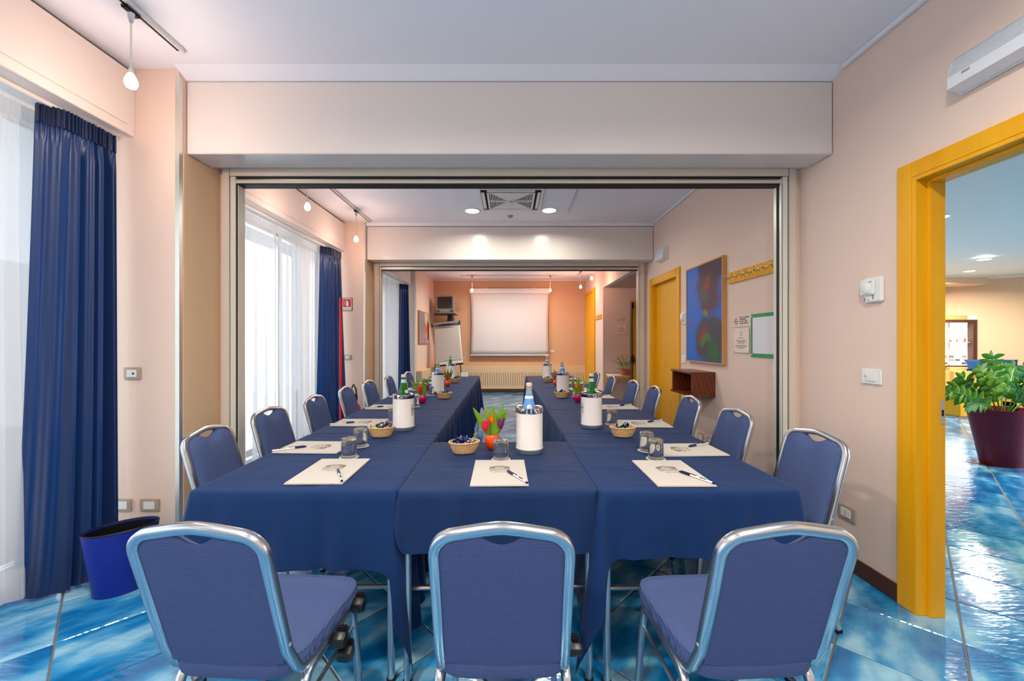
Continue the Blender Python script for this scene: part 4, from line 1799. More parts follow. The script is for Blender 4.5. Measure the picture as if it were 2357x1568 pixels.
t = thing('coffee_table', 'low yellow coffee table with grey top in front of sofa', 'coffee table', (7.95, 7.1, 0))
g = G()
g.box(0, 0.75, 0, 0.5, 0.42, 0.45, b=0.004)
g.build('table_top', mat('grey_top', (150, 150, 158), 0.3), t)
g = G()
g.box(0.0, 0.75, 0.0, 0.03, 0.02, 0.42, b=0.003)
g.box(0.0, 0.03, 0.03, 0.5, 0.02, 0.42, b=0.003)
g.box(0.72, 0.75, 0.03, 0.5, 0.02, 0.42, b=0.003)
g.build('panels', yellow_m, t)
for i in range(3):
    g = G()
    g.box(-0.12, 0.12, -0.08, 0.08, 0, 0.012, b=0.001)
    o = g.build('magazine', (label_white, label_blue, blackink_m)[i])
    o.location = (8.12 + i * 0.24, 7.33 + 0.05 * i, 0.451)
    o.rotation_euler = (0, 0, R(20 - 30 * i))
    tag(o, ('pale magazine at the left end of the lobby coffee table', 'blue covered magazine in the middle of coffee table', 'dark magazine at the right end of coffee table')[i], 'magazine', 'magazines on the coffee table')

# lit display case
t = thing('display_case', 'bright backlit display case with brown frame on the lobby wall', 'display case', (9.15, 8.95, 0.72))
W_, H_ = 1.22, 1.15
g = G()
for a, b, c, d in ((0, W_, 0, 0.09), (0, W_, H_ - 0.1, H_ - 0.04), (0, 0.07, 0.09, H_ - 0.1), (W_ - 0.08, W_, 0.09, H_ - 0.1)):
    g.box(a, b, -0.02, 0.12, c, d, b=0.003)
g.build('frame', brown_m, t)
g = G()
g.box(0, W_ - 0.2, -0.01, 0.12, H_ - 0.04, H_ + 0.06, b=0.003)
g.build('top_panel', frame_m, t)
g = G()
g.box(W_ - 0.2, W_, -0.02, 0.12, H_ - 0.04, H_ + 0.06, b=0.003)
g.build('end_block', pelmet_m, t)
g = G()
g.box(0.07, W_ - 0.08, 0.10, 0.12, 0.09, H_ - 0.1)
g.build('light_panel', case_light, t, smooth=False)
g = G()
g.box(0.07, W_ - 0.08, 0.01, 0.095, 0.60, 0.61)
g.build('glass_shelf', pale_glass, t, smooth=False)
for a in (0.12, 0.70):
    g = G()
    g.box(a, a + 0.015, 0.08, 0.10, 0.09, H_ - 0.1)
    g.build('upright', grey_pl, t, smooth=False)
for i in range(7):
    for j in range(3):
        if (i + j * 2) % 7 == 5:
            continue
        g = G()
        g.box(0.12 + i * 0.14, 0.22 + i * 0.14, 0.05, 0.06, 0.11 + j * 0.075, 0.165 + j * 0.075)
        g.build('postcard', (txt_m, label_white, grey_pl)[(i + j) % 3], t, smooth=False)
for i in range(6):
    g = G()
    g.box(0.2 + i * 0.16, 0.22 + i * 0.16 + 0.02 * (i % 2), 0.04, 0.06, 0.612, 0.67 + 0.015 * (i % 3))
    g.build('ornament', terra_m, t, smooth=False)

# ================================================================== TABLES AND CLOTHS
TZ = 0.76
AX = 0.017


def TT(x, y):
    return (x - AX * (y - 1.56), y)


def table(label, cx, cy, W, D, rz):
    t = thing('folding_table', label, 'table', (cx, cy, 0), rz, group='folding tables under the blue cloths')
    hw, hd = W / 2 - 0.012, D / 2 - 0.012
    g = G()
    g.box(-hw, hw, -hd, hd, TZ - 0.035, TZ - 0.006, b=0.003)
    g.build('table_top', mat('table_board', (120, 96, 74), 0.5) if 'table_board' not in MATS else MATS['table_board'], t)
    for sx in (-1, 1):
        for sy in (-1, 1):
            g = G()
            x, y = sx * (hw - 0.0175), sy * (hd - 0.012)
            g.tube([(x, y, TZ - 0.035), (x, y, 0.012)], 0.0145, 12)
            g.build('leg', chrome_m, t)
            g = G()
            g.lathe([(0, 0), (0.018, 0), (0.018, 0.012), (0, 0.014)], 12, c=(x, y, 0))
            g.build('foot_cap', black_m, t)
    for sy in (-1, 1):
        g = G()
        y = sy * (hd - 0.10)
        g.tube([(-hw + 0.018, y, 0.32), (hw - 0.018, y, 0.32)], 0.010, 8)
        g.build('cross_bar', chrome_m, t)
    return t


def cloth(label, x0, x1, y0, y1, drops, seed, folds=1.0, corner=0.12, m=None):
    """drops = (left, right, front, back)"""
    cx, cy = (x0 + x1) / 2, (y0 + y1) / 2
    X, Y = TT(cx, cy)
    o_z = TZ
    hw, hd = (x1 - x0) / 2, (y1 - y0) / 2
    rnd = random.Random(seed)
    ph = [rnd.uniform(0, 6.28) for _ in range(6)]
    rc = 0.02
    # perimeter samples
    per = []
    step = 0.014
    sides = [((-hw, -hd), (hw, -hd), 2, (0, -1)), ((hw, -hd), (hw, hd), 1, (1, 0)), ((hw, hd), (-hw, hd), 3, (0, 1)), ((-hw, hd), (-hw, -hd), 0, (-1, 0))]
    for (a, b, di, nrm) in sides:
        L = math.dist(a, b)
        n = int((L - 2 * rc) / step)
        for i in range(n + 1):
            s = rc + (L - 2 * rc) * i / n
            k = s / L
            per.append(((a[0] + (b[0] - a[0]) * k, a[1] + (b[1] - a[1]) * k), nrm, di, s, L, None))
        # corner arc to next side
        nxt = sides[(sides.index((a, b, di, nrm)) + 1) % 4]
        n2 = nxt[3]
        ccx, ccy = b[0] - (nrm[0] + n2[0]) * rc, b[1] - (nrm[1] + n2[1]) * rc
        a0 = math.atan2(nrm[1], nrm[0])
        for i in range(1, 6):
            an = a0 + PI / 2 * i / 6
            per.append(((ccx + rc * math.cos(an), ccy + rc * math.sin(an)), (math.cos(an), math.sin(an)), di, L, L, (nxt[2], i / 6)))
    N = len(per)
    nz = 14
    bm = bmesh.new()
    rings = []
    for j in range(nz + 1):
        t = j / nz
        ring = []
        for i, ((px, py), nrm, di, s, L, cn) in enumerate(per):
            d0 = drops[di]
            # blend drop near the corners
            if cn:
                d1 = drops[cn[0]]
                dr = d0 + (d1 - d0) * cn[1]
                cf = 1.0
                both = min(d0, d1) > 0.1
            else:
                dr = d0
                e = min(s, L - s)
                cf = math.exp(-(e / 0.05) ** 2)
                nb = drops[sides[(['f', 'r', 'b', 'l'].index({2: 'f', 1: 'r', 3: 'b', 0: 'l'}[di]) + (1 if s > L / 2 else -1)) % 4][2]]
                both = min(d0, nb) > 0.1
                if abs(nb - d0) > 0.02 and both:
                    dr = d0 + (nb - d0) * 0.5 * math.exp(-(e / 0.012) ** 2)
                    cf *= 0.25
            if both:
                dr += corner * cf
            else:
                cf = 0
            arc_ = s + px * 1.3 + py * 0.7
            wv = math.sin(arc_ * 24 * folds + ph[0] + 1.2 * math.sin(arc_ * 5 + ph[1])) + 0.5 * math.sin(arc_ * 43 * folds + ph[2])
            amp = (0.008 + 0.018 * min(1, dr / 0.6)) * t ** 0.8 * (0.45 if di == 2 else 1) * (1 if dr > 0.08 else 0)
            off = 0.004 + 0.02 * t * min(1, dr / 0.3) + wv * amp + cf * 0.05 * t
            if dr < 0.08:
                off = 0.003
            # rounded shoulder
            z = -dr * t
            if j == 0:
                off = 0.0
                z = 0.0
            elif j == 1:
                z = -0.006
                off = 0.005
            v = bm.verts.new((px + nrm[0] * off, py + nrm[1] * off, z))
            ring.append(v)
        rings.append(ring)
    for a, b in zip(rings, rings[1:]):
        for i in range(N):
            j = (i + 1) % N
            bm.faces.new((a[i], b[i], b[j], a[j]))
    # top: concentric shrinking ring to grid is awkward -> fan of inner loops
    prev = rings[0]
    K = 22
    for k in range(1, K + 1):
        s = 1 - k / K
        if k == K:
            c = bm.verts.new((0, 0, 0.0))
            for i in range(N):
                bm.faces.new((prev[i], prev[(i + 1) % N], c))
            break
        ring = []
        for i in range(N):
            x, y = per[i][0][0] * s, per[i][0][1] * s
            zz = 0.0035 * noise.noise(Vector((x * 4 + seed, y * 9, seed))) + 0.0025 * noise.noise(Vector((x * 11 + seed, y * 5, seed * 2)))
            # pressed fold creases
            for cr in (-0.25, 0.25):
                zz += 0.0022 * math.exp(-((x / max(hw, 1e-3) - cr * 1.2) * 14) ** 2)
                zz += 0.0020 * math.exp(-((y / max(hd, 1e-3) - cr * 1.4) * 18) ** 2)
            zz *= min(1, k / 3)
            ring.append(bm.verts.new((x, y, max(zz, -0.003))))
        for i in range(N):
            bm.faces.new((prev[i], prev[(i + 1) % N], ring[(i + 1) % N], ring[i]))
        prev = ring
    bmesh.ops.recalc_face_normals(bm, faces=bm.faces)
    g = G()
    g.merge(bm)
    o = g.build('tablecloth', m or cloth_m, ang=70)
    o.location = (X, Y, o_z)
    o.rotation_euler = (0, 0, AX)
    tag(o, label, 'tablecloth', 'navy tablecloths')
    return o


LX0, LX1, RX0, RX1 = -1.245, -0.442, 0.349, 1.135
segs = [(1.56, 2.53), (2.53, 3.43), (3.43, 5.03), (5.03, 6.86)]
ordn = ['nearest', 'second', 'third', 'farthest']
dropsL = [(0.27, 0.64, 0.295, 0.02), (0.27, 0.56, 0.02, 0.02), (0.27, 0.55, 0.02, 0.02), (0.27, 0.52, 0.02, 0.3)]
for i, (a, b) in enumerate(segs):
    e = 0.0035
    lab = 'navy tablecloth on the %s table of the left row' % ordn[i]
    dl = dropsL[i]
    cloth(lab, LX0, LX1, a + (e if i else 0), b - e, dl, 3 + i, folds=1.0 if i else 0.6)
    lab = 'navy tablecloth on the %s table of the right row' % ordn[i]
    cloth(lab, RX0, RX1, a + (e if i else 0), b - e, (dl[1], dl[0], 0.25 if i == 0 else dl[2], dl[3]), 13 + i, folds=1.0 if i else 0.6)
    for nm, x0, x1 in (('left', LX0, LX1), ('right', RX0, RX1)):
        X, Y = TT((x0 + x1) / 2, (a + b) / 2)
        table('folding table hidden under the %s cloth of the %s row' % (ordn[i], nm), X, Y, x1 - x0, b - a, AX)
cloth('navy tablecloth on the centre table joining both rows at the front', -0.434, 0.341, 1.562, 2.325, (0.03, 0.03, 0.235, 0.10), 31, folds=0.5, corner=0.03, m=cloth2_m)
X, Y = TT(-0.0465, 1.944)
table('centre folding table with chrome legs showing beside the middle chair', X, Y, 0.775, 0.763, AX)

# ================================================================== CHAIRS
def make_chair():
    t = thing('banquet_chair', 'x', 'chair', group='blue banquet chairs')
    hw = 0.172          # half width at tube centre
    ZB, ZT = 0.445, 0.862
    yb, yt = -0.105, -0.225   # y at seat level and at the top

    def yy(z):
        return yb + (yt - yb) * (z - ZB) / (ZT - ZB)
    # path: right seat rail front -> back -> up -> over -> down -> left rail front
    path = []
    half = []
    half.append((hw + 0.006, 0.20, 0.405))
    half.append((hw + 0.006, 0.0, 0.400))
    # bend at the back
    cyc, czc, r = -0.035, 0.455, 0.055
    for i in range(0, 7):
        a = -PI / 2 - (PI / 2 - 0.27) * i / 6
        half.append((hw + 0.004 - 0.003 * i / 6, cyc + r * math.cos(a), czc + r * math.sin(a)))
    for z in (0.50, 0.60, 0.70, 0.78):
        half.append((hw, yy(z), z))
    rc = 0.062
    for i in range(0, 8):
        a = PI / 2 * i / 7 * 0.93
        z = 0.800 + rc * math.sin(a)
        half.append((hw - rc + rc * math.cos(a), yy(z), z))
    half.append((0.05, yy(0.8735), 0.8735))
    half.append((0.010, yy(0.8785), 0.8785))
    other = [(-x, y, z) for x, y, z in reversed(half)]
    path = half + other
    g = G()
    g.sweep(path, RECT(0.0138, 0.0125, 0.004), (1, 0, 0))
    g.build('back_frame', chrome_m, t, ang=50)
    # pads
    def top_edge(u):
        x = abs(u) * (hw - 0.012)
        lim = hw - 0.012
        rc2 = 0.055
        z = 0.856 + 0.010 * (1 - abs(u))
        if x > lim - rc2:
            d = x - (lim - rc2)
            z = 0.856 + 0.010 * (1 - abs(u)) - (rc2 - math.sqrt(max(0, rc2 * rc2 - d * d)))
        return z
    def dip(u, dpt, wd):
        return dpt * max(0.0, 1 - (abs(u) / wd) ** 1.7)
    # front pad (domed)
    def pad(u, v, front):
        uu = 2 * u - 1
        zt = top_edge(uu) - (dip(uu, 0.040, 0.42) if front else dip(uu, 0.032, 0.38))
        zb = 0.455 + (0.0 if front else -0.030 * (1 - uu * uu) ** 1.5)
        z = zb + (zt - zb) * v
        x = uu * (hw - 0.012)
        e = (1 - abs(uu) ** 6) * (1 - abs(2 * v - 1) ** 8)
        y = yy(z) + ((0.008 + 0.030 * max(0, e) ** 0.5) if front else -0.006 - 0.004 * max(0, e) ** 0.5)
        return (x, y, z)
    g = G()
    g.grid(41, 22, lambda u, v: pad(u, v, True))
    g.build('back_cushion', chair_fab, t, ang=70)
    g = G()
    g.grid(41, 22, lambda u, v: pad(u, v, False))
    # rim strips closing the handle edge
    g.grid(41, 2, lambda u, v: (pad(u, 1, v > 0.5)))
    g.grid(2, 22, lambda u, v: (pad(0, v, u > 0.5)))
    g.grid(2, 22, lambda u, v: (pad(1, v, u > 0.5)))
    g.grid(41, 2, lambda u, v: (pad(u, 0, v > 0.5)))
    bmesh.ops.remove_doubles(g.bm, verts=g.bm.verts, dist=0.0003)
    bmesh.ops.recalc_face_normals(g.bm, faces=g.bm.faces)
    g.build('back_cover', chair_fab, t, ang=60)
    # seat cushion
    def seat(u, v, s):
        uu, vv = 2 * u - 1, 2 * v - 1
        # super-ellipse outline
        wx = 0.198 + 0.012 * vv
        n = 5.5
        mx_ = max(abs(uu), abs(vv)) or 1e-6
        nrm = (abs(uu) ** n + abs(vv) ** n) ** (1 / n) or 1e-6
        k = mx_ / nrm
        x, y = uu * k * wx, 0.095 + vv * k * 0.205
        e = max(0, 1 - mx_ ** 7)
        z = 0.452 + 0.018 * e ** 0.6 if s else 0.405
        return (x, y, z)
    def rimp(a, s):
        n = 56
        ang = a
        uu, vv = math.cos(ang), math.sin(ang)
        q = max(abs(uu), abs(vv))
        return seat((uu / q + 1) / 2, (vv / q + 1) / 2, s)
    g = G()
    g.grid(23, 23, lambda u, v: seat(u, v, True))
    g.grid(96, 4, lambda u, v: (lambda p, q, k: (p[0] + (q[0] - p[0]) * k + 0.006 * math.sin(PI * k) * math.cos(2 * PI * u), p[1] + (q[1] - p[1]) * k + 0.006 * math.sin(PI * k) * math.sin(2 * PI * u), p[2] + (q[2] - p[2]) * k))(rimp(2 * PI * u, True), rimp(2 * PI * u, False), v), closed_u=True)
    g.grid(5, 5, lambda u, v: seat(u, v, False))
    bmesh.ops.recalc_face_normals(g.bm, faces=g.bm.faces)
    g.build('seat', chair_fab, t, ang=50)
    g = G()
    ring = [rimp(2 * PI * i / 64, True) for i in range(64)]
    g.tube([(x * 0.995, y, z + 0.001) for x, y, z in ring], 0.0028, 6, closed=True)
    g.build('seat_piping', chair_fab, t)
    # legs: inverted U each side
    for s in (1, -1):
        X = s * 0.186
        g = G()
        pts = [(X, 0.10, 0.385), (X, 0.0, 0.383)]
        for i in range(1, 7):
            a = -PI / 2 + (PI / 2 + 0.5) * i / 6
            pts.append((X, -0.01 - 0.055 * math.sin(a + PI / 2) * 1.0, 0.383 - 0.055 * (1 - math.cos(a + PI / 2)) * 0.9))
        pts += [(X, -0.105, 0.20), (X, -0.155, 0.014)]
        g.sweep(pts, RECT(0.0105, 0.012, 0.003), (1, 0, 0))
        lg = g.build('rear_leg', chrome_m, t, ang=50)
        g = G()
        pts = [(X, 0.10, 0.385), (X, 0.20, 0.385)]
        for i in range(1, 6):
            a = (PI / 2 - 0.12) * i / 5
            pts.append((X, 0.20 + 0.055 * math.sin(a), 0.385 - 0.055 * (1 - math.cos(a))))
        pts += [(X, 0.285, 0.20), (X, 0.305, 0.014)]
        g.sweep(pts, RECT(0.0105, 0.012, 0.003), (1, 0, 0))
        g.build('front_leg', chrome_m, t, ang=50)
        g = G()
        g.tube([(X, -0.075, 0.30), (X, 0.265, 0.30)], 0.007, 8)
        g.build('side_stretcher', chrome_m, t)
        g = G()
        g.box(X - 0.013, X + 0.013, -0.170, -0.142, 0, 0.016, b=0.003)
        g.build('foot_cap', black_m, t)
        g = G()
        g.box(X - 0.013, X + 0.013, 0.293, 0.320, 0, 0.016, b=0.003)
        g.build('foot_cap', black_m, t)
        g = G()
        g.lathe([(0, 0), (0.006, 0), (0.005, 0.003), (0, 0.004)], 12, M=T((s * (hw + 0.012), yy(0.52), 0.52)) @ Ry(90 * s))
        g.build('rivet', steel_m, t)
    g = G()
    g.box(-0.18, 0.18, 0.02, 0.04, 0.372, 0.398, b=0.002)
    g.box(-0.18, 0.18, 0.20, 0.22, 0.372, 0.398, b=0.002)
    g.build('under_rails', chrome_m, t)
    return t


chair0 = make_chair()
CH = [
    (-0.775, 1.225, -3, 'blue banquet chair at front left with black coupling clamps, seen from behind'),
    (-0.022, 1.225, 0, 'middle blue banquet chair facing the centre table, seen from behind'),
    (0.685, 1.225, 3, 'blue banquet chair at front right, back to the camera, near open door'),
]
ords = ['first', 'second', 'third', 'fourth', 'fifth', 'sixth', 'last']
LY = [2.15, 2.76, 3.40, 4.09, 4.73, 5.39, 6.08]
RYY = [2.02, 2.69, 3.35, 4.13, 4.73, 5.39, 6.08]
RXX = [1.56, 1.525, 1.51, 1.487, 1.46, 1.37, 1.31]
LXX = [-1.62, -1.67, -1.665, -1.68, -1.68, -1.64, -1.56]
jit = [2, -3, 1, 3, -2, 2, -1]
for i in range(7):
    CH.append((LXX[i] + 0.225, LY[i], -90 + jit[i], 'blue banquet chair on the window side, %s from the camera' % ords[i]))
for i in range(7):
    CH.append((RXX[i] - 0.225, RYY[i], 90 + (7 if i == 0 else -jit[i]), 'blue banquet chair along the right wall side, %s from the camera' % ords[i]))
chairs = []
for i, (x, y, a, lb) in enumerate(CH):
    if i == 0:
        chairs.append(chair0)
    else:
        chairs.append(dup(chair0, (x, y, 0), R(a), lb))
chair0.location = (CH[0][0], CH[0][1], 0)
chair0.rotation_euler = (0, 0, R(CH[0][2]))
chair0['label'] = CH[0][3]


def clamp(parent, x, y, z, r=0.024):
    g = G()
    g.lathe([(0, -0.022), (r * 0.8, -0.022), (r, -0.014), (r, 0.014), (r * 0.85, 0.022), (0, 0.022)], 20, M=T((x, y, z)) @ Ry(90), fn=lambda rr, zz, a, k: rr * (1 + 0.06 * math.cos(6 * a)))
    g.box(x - 0.016, x + 0.016, y + 0.01, y + 0.035, z - 0.02, z + 0.028, b=0.005)
    g.build('coupling_clamp', black_m, parent)


clamp(chair0, 0.222, 0.215, 0.405)
clamp(chair0, 0.222, 0.075, 0.385)
clamp(chair0, 0.236, 0.090, 0.330)
clamp(chairs[1], 0.215, -0.01, 0.41, 0.018)

# ================================================================== TABLE SETTINGS
PAD_W, PAD_H = 0.235, 0.342


def pad_proto():
    t = thing('notepad', 'x', 'notepad', group='hotel notepads')
    g = G()
    g.box(-PAD_W / 2, PAD_W / 2, -PAD_H / 2, PAD_H / 2, 0, 0.0035)
    g.box(-PAD_W / 2 + 0.0005, PAD_W / 2 - 0.001, -PAD_H / 2 + 0.001, PAD_H / 2, 0.0035, 0.0055)
    g.build('paper_block', paper_m, t, smooth=False)
    z = 0.0057
    cy = 0.045
    g = G()
    w, hh = 0.044, 0.03
    poly = [(-w, -hh), (w, -hh), (w + 0.001, -hh + 0.002), (w + 0.001, hh * 0.55), (w * 0.85, hh * 0.72), (0.0, hh * 1.15), (-w * 0.85, hh * 0.72), (-w - 0.001, hh * 0.55), (-w - 0.001, -hh + 0.002)]
    g.prism([(x, y + cy) for x, y in poly], z, z + 0.0002)
    badge = g.build('logo_badge', logo_m, t, smooth=False)
    M0 = T((0, cy, z + 0.0004))
    text_mesh('Best', 0.024, 'logo_lettering', paper_m, badge, M0 @ T((0, 0.002, 0)), bold=0.0009)
    text_mesh('Western', 0.0235, 'logo_lettering', paper_m, badge, M0 @ T((0, -0.017, 0)), bold=0.0009)
    g = G()
    for a in (-50, -25, 0, 25, 50):
        g.box(-0.0018, 0.0018, 0.0, 0.0085, z + 0.0002, z + 0.0006, M=T((0, cy + 0.016, 0)) @ Rz(-a))
    g.box(-0.014, 0.014, cy + 0.0145, cy + 0.0165, z + 0.0002, z + 0.0006)
    g.build('crown', paper_m, badge, smooth=False)
    text_mesh("THE WORLD'S LARGEST", 0.0085, 'slogan', txt_m, t, T((0, cy - 0.046, z)))
    text_mesh("HOTEL CHAIN", 0.0085, 'slogan', txt_m, t, T((0, cy - 0.058, z)))
    return t


def pen_proto():
    t = thing('ballpoint_pen', 'x', 'pen', group='ballpoint pens')
    g = G()
    g.lathe([(0, 0), (0.0042, 0.0), (0.0042, 0.105), (0, 0.105)], 8, M=T((0, 0, 0.0048)) @ Rx(90))
    g.build('barrel', mat('pen_clear', (220, 222, 226), 0.15, coat=0.4), t)
    g = G()
    g.lathe([(0, 0), (0.0035, 0.0), (0.0052, 0.012), (0.0055, 0.055), (0, 0.055)], 10, M=T((0, 0.055, 0.0055)) @ Rx(90))
    g.box(-0.0015, 0.0015, -0.03, 0.045, 0.0105, 0.0125)
    g.build('cap', mat('pen_navy', (14, 18, 70), 0.3), t)
    g = G()
    g.lathe([(0, 0), (0.0045, 0), (0.0045, 0.008), (0, 0.009)], 8, M=T((0, -0.105, 0.0048)) @ Rx(90))
    g.build('end_plug', MATS['pen_navy'], t)
    g = G()
    g.box(-0.0028, 0.0028, -0.075, -0.045, 0.0085, 0.0092)
    g.build('barrel_print', blackink_m, t, smooth=False)
    return t


def glass_proto():
    t = thing('drinking_glass', 'x', 'glass', group='upturned drinking glasses')
    g = G()
    # upside down tumbler: rim at z=0, thick base on top
    g.lathe([(0.0375, 0.0), (0.036, 0.085), (0.0345, 0.094), (0.030, 0.097), (0, 0.0965), (0, 0.082), (0.022, 0.081), (0.031, 0.076), (0.0345, 0.066), (0.036, 0.0), (0.0375, 0.0)], 32,
            fn=lambda r, z, a, k: r * (1 + (0.02 * math.cos(16 * a) if 6 <= k <= 8 else 0)))
    g.build('tumbler', glass_m, t)
    return t


def coaster_proto():
    t = thing('paper_coaster', 'x', 'coaster', group='round paper coasters')
    g = G()
    g.lathe([(0, 0), (0.047, 0), (0.047, 0.0016), (0, 0.0016)], 36)
    g.build('disc', paper_m, t)
    g = G()
    g.prism([(-0.012, -0.008), (0.012, -0.008), (0.012, 0.004), (0, 0.009), (-0.012, 0.004)], 0.0017, 0.0019)
    g.build('printed_mark', logo_m, t, smooth=False)
    return t


padP, penP, glP, coP = pad_proto(), pen_proto(), glass_proto(), coaster_proto()
first = {}


def put(proto, loc, rz, label):
    if proto.name not in first:
        first[proto.name] = 1
        proto.location = loc
        proto.rotation_euler = (0, 0, rz)
        proto['label'] = label
        return proto
    return dup(proto, loc, rz, label)


ZC = TZ + 0.0035
places = []
# (x, y, rz, where, glass offset)
places.append((-0.80, 1.793, 0.02, 'at the front of the left table', (-0.806, 2.006)))
places.append((-0.048, 1.772, 0.02, 'on the centre table', (-0.047, 1.97)))
places.append((0.703, 1.767, 0.0, 'at the front of the right table', (0.716, 1.98)))
LP = [(-1.06, 2.19), (-1.065, 2.86), (-1.07, 3.54), (-1.09, 4.28), (-1.10, 4.86), (-1.12, 5.62), (-1.13, 6.25)]
RP = [(0.933, 2.14), (0.926, 2.82), (0.925, 3.54), (0.895, 4.20), (0.885, 4.88), (0.87, 5.62), (0.86, 6.25)]
for i, (x, y) in enumerate(LP):
    places.append((x, y, R(-90 + (-2, 1, 0, 2, -1, 1, 0)[i]), 'on the window side row, %s from the camera' % ords[i], (-0.83 - 0.01 * i, y + 0.0 + 0.03)))
for i, (x, y) in enumerate(RP):
    places.append((x, y, R(90 + (2, -2, 1, 0, 1, -1, 0)[i]), 'on the right hand row, %s from the camera' % ords[i], (0.722 - 0.012 * i, y - 0.01)))
for k, (x, y, rz, wh, gl) in enumerate(places):
    put(padP, (x, y, ZC), rz, 'white notepad with taupe printed badge ' + wh)
    # pen lies on the pad from upper middle to lower right corner
    c0, c1 = (0.03, -0.005), (0.108, -0.155)
    if k >= 3:
        c0, c1 = (0.02, -0.045), (0.10, -0.165)
        if k % 3 == 1:
            c0, c1 = (0.03, -0.03), (0.095, -0.17)
    mx_, my_ = (c0[0] + c1[0]) / 2, (c0[1] + c1[1]) / 2
    an = math.atan2(c0[1] - c1[1], c0[0] - c1[0]) - PI / 2
    wx = x + mx_ * math.cos(rz) - my_ * math.sin(rz)
    wy = y + mx_ * math.sin(rz) + my_ * math.cos(rz)
    dx, dy = math.sin(-(an + rz)) * 0.02, math.cos(an + rz) * 0.02
    put(penP, (wx + dx, wy + dy, ZC + 0.006), an + rz, 'navy capped pen ' + wh)
    put(coP, (gl[0], gl[1], ZC), rz, 'round white paper coaster under the glass ' + wh)
    put(glP, (gl[0], gl[1], ZC + 0.002), rz, 'clear tumbler upside down on a coaster ' + wh)


# coolers
def cooler(label, x, y, logo=None):
    t = thing('bottle_cooler', label, 'bottle cooler', (x, y, ZC), group='white bottle coolers with chrome rims')
    r = 0.070
    g = G()
    g.lathe([(0, 0), (r + 0.001, 0), (r + 0.001, 0.020), (0, 0.020)], 40)
    g.build('base_ring', cooler_base, t)
    g = G()
    g.lathe([(0, 0.019), (r + 0.002, 0.019), (r + 0.003, 0.024), (r, 0.030), (r, 0.212), (r - 0.012, 0.212), (r - 0.013, 0.03), (0, 0.03)], 40)
    g.build('body', cooler_m, t)
    g = G()
    g.lathe([(r + 0.001, 0.206), (r + 0.0015, 0.208), (r + 0.0015, 0.232), (r - 0.002, 0.235), (r - 0.012, 0.234), (r - 0.016, 0.228), (r - 0.014, 0.206)], 48)
    g.build('chrome_rim', mirror_m, t)
    if logo is not None:
        # small printed label wrapped on the body at angle
        a0 = logo
        g = G()
        g.grid(8, 2, lambda u, v: ((r + 0.0006) * math.cos(a0 + (u - 0.5) * 0.55), (r + 0.0006) * math.sin(a0 + (u - 0.5) * 0.55), 0.095 + v * 0.07))
        lb = g.build('printed_label', paper_m, t)
        M = Rz(math.degrees(a0) + 90) @ T((0, -(r + 0.0012), 0.135)) @ Rx(90)
        text_mesh('HOTEL', 0.013, 'lettering', blackink_m, lb, M)
    return t


